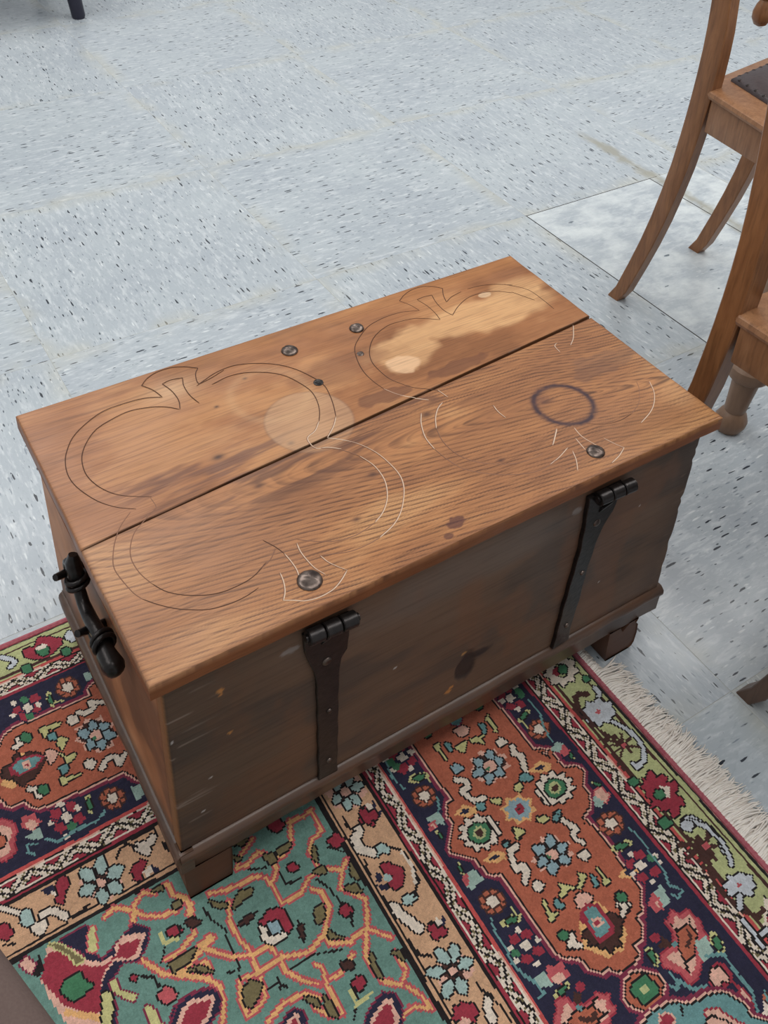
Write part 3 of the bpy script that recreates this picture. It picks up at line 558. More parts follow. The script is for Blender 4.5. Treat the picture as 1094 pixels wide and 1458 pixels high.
0 1 11 0 317 -292 321 -302 310 -305 298 -300 289 -297 288 -289 300 -288
1 13 -1 40 316 -299 308 -300 300 -294
1 11 -1 20 327 -288 320 -289 319 -292
1 11 -1 20 327 -304 319 -303 314 -305
1 11 -1 20 276 -289 284 -288 287 -292
0 13 -1 0 315 -271 316 -278 308 -284 304 -281 307 -274
0 8 -1 0 309 -288 307 -288 306 -289 304 -288 302 -287 302 -285 302 -284 304 -283 306 -283 307 -284 309 -285 309 -286
0 2 0 0 323 -275 321 -277 318 -277 316 -276 314 -274 313 -272 314 -270 316 -268 318 -268 321 -269 323 -271 324 -273
0 17 -1 0 289 -266 290 -265 293 -263 297 -261 302 -261 307 -261 311 -262 312 -264 312 -265 309 -267 304 -269 299 -269 294 -269 291 -268
0 9 11 0 294 -266 295 -265 296 -264 299 -263 302 -263 304 -263 306 -263 307 -264 307 -265 305 -266 303 -267 300 -267 297 -267 295 -267
0 7 -1 0 303 -302 306 -312 289 -313 281 -303 290 -301
0 17 -1 0 468 -327 465 -326 464 -323 463 -318 464 -313 467 -309 469 -306 473 -305 475 -306 477 -310 477 -314 476 -319 474 -324 471 -327
0 9 11 0 469 -322 467 -322 466 -320 466 -317 467 -314 468 -312 470 -310 471 -310 473 -311 474 -313 474 -315 473 -318 472 -320 470 -322
0 2 0 0 446 -327 460 -330 462 -342 456 -351 443 -349 433 -339
0 3 11 0 446 -331 456 -333 456 -343 452 -348 447 -343 441 -346 437 -340 440 -333
0 2 -1 0 456 -351 462 -360 460 -379 453 -375 453 -361
0 3 -1 0 457 -355 460 -361 458 -372 455 -368
1 8 -1 31 407 -311 406 -323 400 -324 398 -318
1 8 -1 31 409 -320 416 -334 430 -338
1 8 -1 35 451 -319 468 -327 465 -348 466 -366 456 -382
0 2 0 0 470 -211 468 -212 465 -212 464 -213 461 -213 459 -211 459 -210 457 -209 455 -207 457 -205 459 -204 459 -203 461 -201 463 -202 465 -203 467 -203 470 -204 470 -206 469 -208 470 -209
0 2 0 0 455 -214 453 -214 451 -214 449 -215 447 -215 445 -214 444 -212 442 -211 441 -209 442 -208 444 -207 445 -205 446 -204 449 -204 450 -205 453 -206 455 -206 455 -208 455 -210 455 -212
0 2 0 0 456 -231 454 -232 452 -231 450 -232 447 -233 446 -231 445 -229 443 -228 442 -227 443 -225 445 -224 445 -223 447 -221 449 -222 451 -223 454 -223 456 -224 456 -226 455 -228 456 -229
0 2 0 0 472 -233 470 -234 467 -234 465 -235 463 -235 461 -233 461 -232 459 -231 457 -229 459 -228 461 -227 461 -225 463 -224 465 -224 467 -226 469 -226 472 -226 472 -228 471 -230 472 -232
0 4 -1 0 460 -204 459 -204 457 -204 456 -205 454 -204 453 -203 453 -202 453 -201 453 -199 454 -199 456 -199 457 -199 459 -199 460 -200 460 -201 460 -203
0 4 -1 0 447 -221 446 -222 444 -221 443 -222 441 -222 440 -220 440 -219 440 -218 440 -217 441 -216 443 -216 444 -216 446 -216 447 -218 447 -219 447 -220
0 4 -1 0 460 -238 458 -238 456 -238 455 -238 453 -238 452 -237 452 -236 452 -234 452 -233 454 -233 455 -233 457 -233 458 -233 459 -234 459 -235 460 -236
0 4 -1 0 483 -219 481 -220 479 -220 478 -220 476 -220 475 -219 475 -217 475 -216 475 -215 476 -214 478 -215 480 -214 481 -214 482 -216 482 -217 483 -218
0 4 -1 0 481 -227 480 -228 478 -228 477 -228 475 -228 474 -226 474 -225 474 -224 474 -223 475 -222 477 -223 478 -222 480 -222 481 -224 481 -225 481 -226
0 9 -1 0 478 -220 475 -221 473 -221 470 -220 468 -218 468 -216 469 -214 471 -213 473 -213 476 -214 478 -216 479 -218
0 4 0 0 463 -220 460 -221 458 -221 456 -221 453 -221 452 -219 452 -217 451 -215 451 -213 454 -213 456 -213 458 -212 461 -213 462 -215 462 -216 463 -218
1 8 -1 27 476 -179 478 -198 476 -212 476 -233 469 -248 478 -259 468 -263 464 -256
0 7 -1 0 448 -244 462 -243 458 -261 444 -262
0 16 -1 0 434 -251 448 -244 450 -252 446 -263 436 -261
0 3 -1 0 441 -253 447 -253 443 -259
2 1 -1 0 384 -297 392 -305 392 -314 384 -321 372 -325 361 -321 352 -311 353 -302 362 -294 373 -292
0 9 11 0 386 -316 380 -317 375 -317 370 -318 364 -318 362 -313 362 -309 360 -305 361 -300 366 -299 372 -299 377 -298 383 -298 385 -303 385 -307 387 -311
0 10 -1 0 378 -311 376 -311 374 -311 372 -311 370 -311 369 -309 369 -308 368 -307 368 -305 370 -304 372 -305 374 -304 376 -305 377 -306 377 -308 378 -309
2 8 -1 0 345 -332 365 -327 389 -332 404 -343 427 -347 441 -354 448 -367 447 -382 458 -393 454 -409 379 -416 328 -369
0 3 2 0 412 -353 424 -359 429 -372 435 -381 433 -392 398 -375
0 2 3 0 381 -344 378 -344 375 -344 374 -345 371 -345 369 -343 368 -342 366 -340 364 -339 366 -337 368 -336 368 -335 370 -333 372 -334 375 -335 377 -336 380 -337 380 -339 379 -340 380 -342
1 11 -1 19 395 -337 390 -344
1 11 -1 19 403 -361 414 -359 421 -367 426 -375
0 4 11 0 564 8 559 7 554 7 552 3 549 -1 544 1 541 4 537 1 531 -1 530 4 530 8 525 8 520 10 522 14 525 18 522 21 519 25 524 27 529 28 529 33 530 38 535 37 540 35 543 39 548 43 551 39 553 35 558 36 564 37 563 32 562 27 566 26 570 23 566 19 562 16 564 12
0 10 11 0 551 15 547 12 542 11 538 13 535 16 534 20 536 24 540 27 545 28 550 27 553 24 553 20
0 2 -1 0 544 18 541 16 537 15 534 16 532 19 531 22 533 24 535 26 539 27 542 26 544 24 545 21
0 9 11 0 553 17 550 15 547 14 543 15 541 17 541 20 542 23 545 25 548 26 552 25 554 22 554 19
1 13 -1 79 550 -24 543 -18 533 -21 527 -34 526 -48
1 15 11 60 566 -22 566 -30 556 -39
0 15 11 0 566 -62 561 -63 556 -63 554 -66 551 -69 546 -67 543 -64 538 -65 533 -65 532 -61 532 -57 527 -56 523 -53 526 -50 529 -47 527 -44 526 -39 532 -39 537 -39 538 -35 542 -32 546 -35 550 -38 554 -36 560 -36 561 -40 561 -44 566 -46 570 -49 567 -52 563 -55 565 -58
0 16 -1 0 548 -52 547 -53 545 -53 543 -53 542 -51 542 -50 542 -49 544 -48 546 -47 547 -48 549 -49 549 -51
1 15 11 51 552 -70 560 -85 563 -101 560 -116 550 -127 534 -131 534 -124
1 13 -1 34 541 -101 533 -89 522 -80
1 13 -1 34 541 -101 531 -94 520 -90
1 13 -1 34 541 -101 537 -87 531 -75
1 13 -1 34 541 -101 542 -91 541 -84
1 13 -1 34 541 -101 546 -93 549 -88
1 13 -1 34 541 -101 549 -99 554 -99
1 13 -1 34 541 -101 549 -106 556 -113
1 13 -1 34 541 -101 543 -105 543 -111
1 13 -1 34 541 -101 530 -108 517 -117
1 13 -1 34 541 -101 531 -101 520 -103
1 13 -1 32 528 -31 528 -56 531 -84
1 13 -1 32 521 -113 519 -125
0 16 -1 0 539 -98 546 -97 546 -103 539 -104
0 2 11 0 531 -142 533 -147 542 -141 549 -143 546 -151 555 -152 558 -158 551 -162 562 -166 561 -174 550 -177 555 -185 550 -194 544 -190 537 -197 528 -196 532 -187 522 -184 524 -177 513 -175 523 -169 519 -161 525 -158 520 -151 528 -150
0 9 11 0 541 -172 538 -174 534 -174 531 -173 528 -171 528 -168 529 -165 532 -164 536 -163 539 -165 542 -167 542 -170
0 4 -1 0 541 -161 552 -167 542 -178 539 -174 543 -168
0 9 11 0 525 -144 522 -145 520 -145 518 -146 515 -145 514 -143 514 -141 513 -140 513 -137 516 -137 518 -137 521 -136 523 -136 525 -139 524 -140 525 -142
0 9 11 0 523 -201 519 -201 516 -201 514 -202 510 -201 509 -199 509 -197 508 -195 508 -192 511 -191 514 -191 517 -191 521 -191 522 -194 522 -196 523 -198
0 9 11 0 569 -9 567 -10 564 -11 561 -10 560 -8 559 -6 560 -4 562 -2 565 -2 568 -3 569 -5 570 -7
0 15 11 0 547 -214 543 -216 539 -217 534 -215 531 -212 530 -209 532 -205 536 -203 541 -203 545 -204 548 -207 549 -211
1 15 11 46 547 -208 553 -219 557 -236 550 -255
1 13 -1 34 535 -239 510 -223
1 13 -1 34 535 -239 513 -232
1 13 -1 34 535 -239 525 -219
1 13 -1 34 535 -239 537 -228
1 13 -1 34 535 -239 551 -232
1 13 -1 34 535 -239 543 -245
1 13 -1 34 535 -239 532 -251
1 13 -1 34 535 -239 519 -248
0 16 -1 0 532 -236 539 -236 540 -242 532 -242
1 13 -1 39 537 -239 514 -222
1 13 -1 39 537 -239 517 -236
1 13 -1 39 537 -239 507 -238
1 13 -1 39 537 -239 534 -227
1 13 -1 39 537 -239 549 -230
1 13 -1 39 537 -239 547 -245
1 13 -1 39 537 -239 535 -255
1 13 -1 39 537 -239 522 -260
1 13 -1 39 537 -239 512 -257
1 13 -1 39 537 -239 516 -247
0 16 -1 0 532 -236 540 -236 541 -242 533 -243
1 13 -1 59 520 -259 513 -276 515 -290 518 -308 528 -321 539 -319
0 15 11 0 553 -299 549 -299 544 -298 543 -301 540 -303 536 -301 533 -298 529 -299 525 -299 524 -295 524 -293 520 -291 516 -289 519 -286 522 -285 520 -282 519 -279 524 -278 528 -279 530 -277 532 -274 536 -276 539 -279 543 -278 548 -278 549 -282 549 -285 553 -286 556 -289 554 -291 551 -293 552 -295
0 16 -1 0 538 -290 537 -290 535 -290 534 -290 533 -289 532 -288 533 -287 534 -286 536 -286 537 -286 538 -287 539 -289
1 15 11 67 527 -296 519 -304
1 15 11 43 544 -210 553 -223 556 -245 552 -259 546 -268
0 15 11 0 541 -216 538 -217 534 -218 530 -216 528 -214 527 -211 528 -208 532 -206 536 -206 540 -207 542 -210 543 -213
1 15 11 43 511 -315 511 -328 508 -343
1 15 11 39 516 -335 527 -335
0 3 -1 0 236 -206 230 -207 225 -207 222 -210 217 -212 212 -208 209 -204 203 -203 198 -201 198 -196 200 -192 198 -188 197 -183 202 -181 207 -182 210 -178 215 -176 220 -180 223 -184 229 -185 235 -188 234 -193 232 -197 235 -201
0 13 -1 0 225 -200 224 -202 223 -205 220 -205 217 -203 214 -202 210 -203 207 -200 208 -197 206 -195 203 -192 204 -190 207 -189 208 -187 209 -184 212 -184 216 -186 218 -186 222 -186 225 -188 225 -191 226 -193 229 -196 229 -199
0 6 11 0 220 -189 231 -186 234 -176 230 -173 220 -179
0 6 11 0 222 -195 230 -201 239 -198 239 -194 230 -189
0 6 11 0 216 -200 209 -208 212 -217 217 -218 222 -209
0 6 11 0 211 -198 199 -199 194 -208 197 -212 208 -208
0 6 11 0 210 -191 205 -182 193 -180 191 -184 199 -192
0 6 11 0 216 -188 222 -180 216 -170 211 -170 208 -180
0 3 11 0 221 -197 219 -198 216 -198 214 -198 212 -196 211 -194 212 -192 213 -190 216 -190 218 -191 220 -193 221 -195
0 3 -1 0 240 10 234 8 227 8 224 3 219 0 213 4 209 9 203 10 196 13 197 19 199 25 196 30 195 37 201 39 207 39 211 44 216 48 222 43 226 38 232 37 239 34 239 27 236 22 239 16
0 13 -1 0 228 17 226 15 226 10 222 10 218 12 215 12 210 11 207 14 207 18 206 21 202 24 203 28 207 30 208 32 209 36 213 37 217 34 220 34 225 35 228 33 227 28 229 25 233 22 232 19
0 6 11 0 221 26 230 26 234 34 231 37 223 35
0 6 11 0 223 23 230 16 240 19 240 23 232 27
0 6 11 0 220 18 217 8 224 1 228 3 228 13
0 6 11 0 216 18 208 12 208 3 212 2 218 9
0 6 11 0 213 22 205 26 198 20 199 16 207 15
0 6 11 0 216 27 218 35 212 39 209 37 208 30
0 3 11 0 223 20 221 18 218 18 215 19 212 21 211 24 212 26 214 28 217 29 220 28 222 26 223 23
0 4 -1 0 237 -10 237 -20 228 -19 228 -12
0 0 -1 0 244 -16 237 -22 229 -21 236 -17
0 2 11 0 228 -4 231 -10 226 -15 230 -21 226 -27 221 -26 219 -20 214 -17 215 -12 220 -10 221 -5
0 4 -1 0 230 -144 236 -151 229 -155 225 -150
0 0 -1 0 238 -145 237 -152 231 -155 234 -149
0 2 11 0 221 -145 226 -147 226 -153 232 -155 232 -160 228 -162 224 -159 218 -160 216 -156 219 -152 217 -149
0 2 11 0 207 -68 218 -70 220 -76 228 -83 225 -90 217 -98 207 -98 206 -88 215 -84 207 -79
0 0 0 0 199 -71 202 -80 198 -80
0 0 -1 0 193 -83 204 -89 202 -96 195 -90
0 6 -1 0 213 -86 211 -87 209 -88 206 -87 204 -85 204 -83 204 -81 206 -80 208 -79 211 -80 213 -82 213 -84
0 6 11 0 210 -50 222 -48 227 -58 223 -62 216 -56 209 -60
0 6 11 0 211 -108 225 -112 224 -117 214 -119 208 -114
1 11 -1 27 228 -57 237 -67 239 -86 235 -103 223 -114
1 4 -1 27 236 -68 238 -85 231 -103
1 4 11 97 208 -23 199 -30 199 -43 207 -52
1 4 11 97 197 -112 200 -123 204 -132 209 -144
1 11 -1 24 201 -1 199 -13 204 -22
1 11 -1 24 196 -54 193 -71
1 11 -1 24 194 -97 193 -114
1 11 -1 24 194 -147 195 -164 204 -171
0 4 -1 0 231 -1 239 -8 232 -14 227 -9
0 0 -1 0 240 0 240 -9 235 -14 236 -6
0 2 11 0 221 -4 227 -6 228 -13 235 -13 237 -19 233 -23 227 -21 222 -23 218 -19 220 -14 217 -10
0 4 -1 0 230 -144 236 -151 229 -155 224 -150
0 0 -1 0 238 -144 238 -152 232 -155 234 -149
0 2 11 0 219 -146 225 -148 225 -154 232 -155 233 -161 229 -163 224 -161 218 -162 215 -158 218 -153 216 -150
0 2 11 0 217 -238 214 -239 211 -238 210 -240 208 -242 205 -240 203 -238 200 -238 196 -237 196 -235 196 -232 194 -231 191 -228 194 -226 196 -226 196 -223 197 -221 200 -221 203 -223 205 -222 208 -221 210 -224 211 -226 214 -227 218 -229 217 -231 215 -233 216 -235
0 3 -1 0 206 -240 204 -241 201 -241 198 -240 196 -238 195 -236 196 -234 198 -233 200 -232 203 -234 205 -235 206 -238
1 4 11 81 232 -233 226 -240 225 -249
1 11 -1 24 229 -214 232 -227 239 -246 239 -261
0 3 -1 0 -39 58 -44 56 -49 56 -51 52 -55 48 -60 52 -64 57 -69 58 -75 60 -76 66 -75 71 -78 76 -80 83 -75 85 -70 85 -68 89 -64 93 -58 89 -55 84 -49 84 -43 81 -43 74 -44 70 -41 64
0 13 -1 0 -50 65 -51 62 -51 58 -54 58 -57 60 -60 60 -63 59 -66 62 -67 66 -69 68 -72 71 -72 74 -69 76 -68 78 -68 83 -65 83 -61 81 -59 81 -55 82 -52 79 -52 75 -50 73 -47 70 -47 66
0 6 11 0 -57 77 -47 83 -48 96 -52 99 -60 90
0 6 11 0 -53 72 -42 65 -33 72 -35 78 -46 81
0 6 11 0 -55 66 -54 54 -44 50 -41 53 -45 64
0 6 11 0 -61 65 -69 61 -67 50 -63 48 -56 54
0 6 11 0 -65 70 -74 78 -83 73 -82 68 -72 63
0 6 11 0 -63 76 -63 89 -73 95 -77 92 -74 80
0 3 11 0 -55 68 -56 66 -58 65 -61 66 -63 68 -64 71 -64 73 -63 75 -60 76 -58 75 -56 73 -55 70
0 0 -1 0 -118 95 -101 94 -101 87 -112 87
0 4 -1 0 -109 88 -101 87 -105 81
0 2 11 0 -95 99 -89 94 -89 85 -95 81 -101 69 -107 75 -106 80 -101 82 -101 92
0 2 11 0 -25 68 -15 71 -10 66 -14 61 -18 59 -21 51 -28 54 -27 60 -28 65
0 4 -1 0 -17 58 -8 61 -7 52 -16 50
0 0 -1 0 -8 63 1 49 -7 51
1 4 11 85 5 86 -2 83 -11 86 -5 75
1 11 -1 24 -36 86 -30 94 -21 96 -13 87
1 4 11 73 -122 71 -111 69 -103 57
1 4 11 81 -133 64 -129 56 -124 61
1 11 -1 24 -100 53 -90 52 -78 56
1 4 11 52 -158 99 -149 91 -141 84
0 6 11 0 -131 72 -133 68 -136 67 -140 67 -142 70 -144 75 -143 79 -141 83 -138 85 -135 84 -132 81 -131 77
0 2 11 0 -152 69 -154 68 -157 68 -158 66 -161 65 -163 68 -165 70 -167 72 -170 74 -169 77 -168 79 -168 81 -167 84 -164 83 -162 82 -159 82 -156 81 -155 78 -155 75 -153 73
1 11 -1 24 -165 62 -154 58
1 11 -1 28 -14 97 11 97 11 90
1 11 -1 24 14 76 15 65
0 2 11 0 -47 401 -33 399 -25 410 -13 405 1 393 -2 384 -11 379 -25 374 -39 379 -48 389
0 9 11 0 -18 384 -21 380 -24 378 -28 379 -31 383 -33 387 -33 392 -31 396 -27 397 -23 396 -20 393 -18 388
0 4 -1 0 -33 395 -23 398 -17 393 -20 391 -31 389
0 15 11 0 21 386 19 383 15 381 11 382 8 386 6 390 6 395 9 399 12 400 16 399 20 396 22 391
1 15 11 52 -75 405 -66 396 -61 388 -70 383
0 9 11 0 6 368 4 365 1 364 -2 365 -4 367 -6 371 -5 374 -4 377 -1 378 2 377 5 375 6 371
0 9 11 0 -45 367 -47 365 -50 363 -53 364 -56 367 -57 371 -57 374 -55 377 -52 378 -49 378 -46 375 -45 371
2 1 -1 0 18 160 6 179 -92 185 -98 193 -104 204 -119 202 -126 220 -139 238 -150 261 -142 284 -122 283 -110 280 -101 291 -89 295 7 290 8 303 18 308 52 303 46 184
0 3 -1 0 18 224 13 222 8 222 8 217 6 212 1 214 -3 217 -6 214 -10 212 -14 217 -15 222 -20 222 -25 224 -25 229 -23 234 -27 238 -31 242 -28 246 -23 248 -25 253 -26 259 -20 259 -15 257 -14 262 -11 266 -6 262 -3 257 1 259 7 260 8 254 8 248 13 246 18 243 15 238 12 234 15 230
0 13 -1 0 9 229 6 226 6 220 2 216 -3 219 -8 221 -13 220 -18 222 -19 228 -20 233 -25 238 -26 243 -22 247 -19 250 -18 256 -15 260 -9 257 -5 254 0 256 6 254 7 247 8 242 13 238 14 232
0 5 11 0 -6 243 0 249 -3 258 -7 258 -12 251
0 5 11 0 -2 240 6 235 12 243 10 248 2 250
0 5 11 0 -1 235 3 224 13 224 15 228 8 238
0 5 11 0 -6 232 -11 224 -6 216 -2 217 1 225
0 5 11 0 -10 235 -18 237 -21 228 -19 223 -11 224
0 5 11 0 -11 241 -14 252 -23 254 -25 249 -20 239
0 3 11 0 0 234 -2 231 -5 230 -9 231 -11 234 -13 238 -13 242 -11 244 -7 245 -4 244 -1 242 0 238
0 9 -1 0 -8 235 -8 234 -9 233 -11 234 -12 234 -12 236 -12 237 -11 238 -10 238 -9 238 -8 237 -7 236
0 4 11 0 -18 267 -20 265 -23 264 -26 265 -29 267 -30 271 -30 274 -28 277 -25 278 -22 277 -19 275 -17 271
0 4 11 0 -19 202 -21 200 -24 199 -27 200 -30 202 -31 206 -31 210 -29 212 -26 213 -23 212 -20 210 -19 206
0 3 11 0 -66 249 -59 249 -53 238 -58 233 -64 229 -67 236
0 17 11 0 -64 280 -54 279 -36 276 -40 272 -54 273 -53 260 -60 265
0 17 11 0 -47 259 -35 250 -41 247 -47 239 -50 249
0 17 11 0 -53 239 -45 229 -33 229 -39 222 -48 218 -48 228
0 17 11 0 -61 208 -51 202 -35 201 -39 198 -53 198 -62 195
0 8 11 0 -56 267 -47 266 -49 257 -56 258
0 8 11 0 -58 220 -49 220 -48 211 -56 209
1 4 11 60 -14 278 -9 272 4 274 2 284 17 275
1 4 11 60 -14 194 -5 203 4 200 5 189 15 197
1 4 11 60 -88 280 -87 272 -94 271
0 9 11 0 -74 274 -75 271 -78 270 -81 271 -84 273 -86 277 -85 281 -84 283 -81 284 -78 284 -75 281 -73 277
1 4 11 60 -95 212 -88 207 -87 197
0 9 11 0 -75 199 -77 196 -79 196 -83 197 -85 199 -87 202 -86 206 -85 208 -82 209 -79 208 -76 206 -75 202
0 18 -1 0 -122 233 -112 222 -91 226 -65 238 -72 251 -92 262
0 13 11 0 -73 250 -82 257 -92 254 -94 262 -99 261 -99 253 -106 251 -114 253 -115 245 -119 245 -113 235 -107 234 -100 218 -93 222 -85 222 -67 239
0 2 -1 0 -108 249 -96 256 -77 251 -67 242 -80 233 -100 233 -108 238
0 8 -1 0 -105 247 -95 252 -78 248 -72 242 -82 235 -99 236
0 3 -1 0 -83 239 -84 238 -86 238 -87 236 -88 236 -90 237 -91 239 -93 240 -94 241 -94 243 -93 245 -93 246 -92 248 -90 248 -89 247 -87 247 -85 247 -85 245 -85 243 -84 241
0 2 -1 0 -86 241 -87 240 -88 239 -89 240 -90 241 -91 242 -91 243 -90 244 -89 245 -88 244 -87 243 -86 242
0 1 13 0 -3 309 -5 308 -7 307 -9 308 -11 309 -12 312 -11 314 -10 316 -8 317 -6 316 -4 314 -3 312
0 1 13 0 -9 305 -10 304 -12 303 -14 304 -16 305 -17 308 -17 310 -16 312 -14 313 -12 312 -10 310 -9 308
0 1 13 0 -16 308 -17 306 -19 305 -21 306 -23 307 -24 310 -24 312 -22 314 -20 315 -18 314 -17 313 -16 310
0 1 13 0 -20 315 -21 313 -23 312 -25 313 -27 315 -28 317 -28 320 -26 321 -24 322 -22 322 -20 320 -20 317
0 1 13 0 -19 323 -20 321 -22 320 -24 321 -26 323 -27 325 -26 328 -25 329 -23 330 -21 330 -19 328 -18 325
0 1 13 0 -13 327 -14 325 -16 324 -18 325 -20 327 -21 329 -21 332 -20 334 -18 334 -16 334 -14 332 -13 330
0 1 13 0 -6 325 -7 323 -9 322 -12 323 -13 325 -14 327 -14 329 -13 331 -11 332 -9 332 -7 330 -6 327
0 1 13 0 -2 317 -4 316 -6 315 -8 315 -9 317 -10 320 -10 322 -9 324 -7 325 -5 324 -3 322 -2 320
0 4 13 0 -8 315 -10 313 -12 313 -13 311 -15 310 -17 312 -18 314 -20 315 -22 317 -21 320 -20 321 -20 324 -19 326 -17 326 -15 324 -13 325 -11 324 -10 322 -10 319 -9 317
0 17 -1 0 -39 300 -41 302 -42 305 -43 310 -43 316 -42 321 -40 324 -39 325 -37 324 -35 320 -35 315 -35 309 -36 304 -37 301
0 9 11 0 -39 306 -40 307 -41 309 -41 311 -41 314 -40 317 -40 319 -39 320 -38 319 -37 317 -37 314 -37 311 -37 308 -38 306
1 17 -1 24 -35 306 -25 303
0 2 0 0 -72 313 -74 311 -75 311 -77 310 -78 308 -80 310 -81 312 -83 314 -85 315 -84 318 -83 319 -83 322 -83 324 -80 324 -79 323 -77 323 -74 322 -74 320 -74 317 -72 315
0 2 0 0 -66 301 -68 300 -70 300 -71 298 -73 297 -74 299 -76 301 -77 302 -79 304 -79 306 -77 308 -78 310 -77 312 -75 312 -73 311 -71 311 -69 311 -68 308 -68 306 -67 304
0 2 0 0 -48 319 -50 318 -52 318 -53 316 -55 315 -57 317 -58 319 -60 320 -62 322 -61 324 -60 326 -60 328 -59 331 -57 330 -55 329 -53 330 -51 329 -50 326 -50 324 -49 322
0 2 0 0 -51 306 -53 305 -55 304 -56 303 -58 302 -60 304 -61 306 -63 307 -64 309 -64 311 -63 313 -63 315 -62 317 -60 317 -58 316 -56 316 -54 316 -53 313 -53 311 -52 309
0 4 -1 0 -75 327 -76 327 -78 326 -79 326 -80 325 -81 327 -82 329 -82 330 -83 332 -82 333 -80 333 -79 334 -78 334 -77 332 -76 331 -76 329
0 4 -1 0 -81 312 -82 311 -83 311 -85 310 -86 310 -87 311 -87 313 -88 314 -89 316 -88 317 -86 317 -85 318 -84 318 -83 317 -82 315 -81 314
0 4 -1 0 -49 311 -51 310 -52 309 -53 309 -55 309 -56 310 -56 312 -57 313 -57 315 -56 316 -55 316 -53 317 -52 317 -51 315 -51 314 -50 312
0 9 -1 0 -62 325 -63 323 -66 322 -68 323 -70 325 -71 328 -71 331 -70 333 -68 334 -65 333 -63 331 -62 328
0 9 -1 0 -63 300 -65 297 -67 297 -69 297 -71 299 -72 302 -72 305 -71 307 -69 308 -66 307 -64 305 -63 302
0 4 0 0 -60 311 -62 310 -64 310 -66 309 -68 308 -70 311 -70 313 -72 316 -72 318 -70 320 -68 320 -67 321 -64 321 -63 319 -62 316 -61 314
0 7 -1 0 8 328 19 325 18 316 8 315
0 1 13 0 -5 144 -7 143 -8 142 -11 143 -12 144 -13 147 -13 149 -12 150 -10 151 -8 150 -6 149 -5 146
0 1 13 0 -11 141 -12 139 -14 139 -16 140 -18 141 -19 143 -18 145 -17 147 -15 148 -13 147 -12 145 -11 143
0 1 13 0 -17 143 -19 142 -20 141 -23 142 -24 144 -25 146 -25 148 -24 149 -22 150 -20 149 -18 148 -17 145
0 1 13 0 -21 150 -22 148 -24 148 -26 148 -28 150 -29 152 -29 154 -28 156 -26 157 -24 156 -22 154 -21 152
0 1 13 0 -20 157 -21 155 -23 155 -25 156 -27 157 -28 159 -28 162 -27 163 -25 164 -23 163 -21 161 -20 159
0 1 13 0 -15 160 -16 159 -18 158 -20 159 -22 160 -23 163 -22 165 -21 167 -19 167 -17 166 -15 165 -14 163
0 1 13 0 -8 158 -9 156 -11 156 -13 156 -15 158 -16 160 -16 163 -15 164 -13 165 -11 164 -9 162 -8 160
0 1 13 0 -4 151 -5 150 -7 149 -9 150 -11 151 -12 154 -12 156 -11 157 -9 158 -7 157 -5 156 -4 153
0 4 13 0 -10 149 -12 148 -14 148 -15 146 -17 146 -19 147 -20 149 -21 150 -23 152 -23 154 -21 156 -21 158 -21 160 -18 159 -16 158 -15 158 -12 158 -12 155 -12 153 -11 151
0 17 -1 0 -44 147 -45 149 -46 153 -46 158 -45 164 -44 168 -42 171 -39 171 -38 170 -37 166 -37 160 -38 155 -40 151 -42 148
0 9 11 0 -43 153 -44 154 -44 156 -44 159 -44 162 -43 164 -42 166 -40 166 -39 165 -39 163 -39 160 -40 157 -40 154 -42 153
0 2 0 0 -53 165 -55 164 -57 164 -58 163 -60 162 -61 164 -62 166 -64 167 -66 168 -65 170 -64 172 -64 174 -63 176 -61 175 -60 174 -58 174 -56 174 -55 171 -55 169 -54 168
0 2 0 0 -72 159 -74 158 -75 158 -76 157 -78 156 -80 158 -81 160 -83 161 -84 162 -84 164 -83 166 -83 168 -82 169 -80 169 -78 168 -77 168 -74 168 -74 165 -74 163 -73 162
0 2 0 0 -55 151 -57 150 -58 150 -59 148 -61 148 -63 149 -64 151 -66 152 -67 154 -67 156 -66 157 -66 159 -65 161 -63 160 -61 159 -59 160 -57 159 -57 157 -57 155 -56 153
0 4 -1 0 -68 173 -69 172 -71 172 -72 171 -73 171 -74 173 -74 174 -75 175 -75 177 -74 177 -73 178 -72 178 -71 178 -70 177 -69 175 -69 174
0 4 -1 0 -52 157 -53 156 -54 156 -55 155 -57 155 -58 157 -58 158 -59 159 -59 161 -58 162 -57 162 -56 162 -54 162 -54 161 -53 160 -52 158
0 9 -1 0 -67 152 -68 150 -70 149 -72 150 -74 152 -75 154 -75 157 -74 158 -72 159 -70 158 -68 157 -67 154
0 4 0 0 -62 161 -64 160 -66 160 -67 159 -70 159 -71 161 -71 163 -73 165 -73 168 -72 169 -70 169 -68 170 -66 170 -65 168 -64 166 -63 164
0 7 -1 0 6 155 17 152 17 138 6 136
0 2 0 0 -53 163 -55 162 -57 162 -58 160 -60 159 -62 161 -63 163 -65 164 -67 166 -66 168 -65 170 -65 172 -64 174 -62 174 -60 172 -58 173 -56 172 -55 169 -55 167 -54 165
0 2 0 0 -71 164 -72 163 -74 162 -75 161 -77 160 -79 162 -80 164 -82 165 -84 167 -83 169 -82 171 -82 173 -82 175 -79 174 -77 173 -75 173 -73 173 -72 170 -72 168 -71 166
0 2 0 0 -72 146 -74 145 -76 145 -77 144 -78 143 -80 144 -81 146 -83 148 -85 149 -85 152 -83 153 -83 155 -83 157 -80 157 -79 155 -77 156 -75 155 -74 153 -74 150 -73 149
0 2 0 0 -50 146 -52 145 -54 145 -55 143 -57 142 -59 144 -60 146 -62 147 -64 149 -63 151 -62 153 -62 155 -61 157 -59 156 -57 155 -55 155 -53 155 -52 152 -52 150 -51 148
0 4 -1 0 -65 173 -66 172 -68 172 -69 172 -70 172 -71 173 -72 175 -73 176 -73 178 -72 179 -70 179 -69 179 -68 179 -67 178 -66 176 -65 175
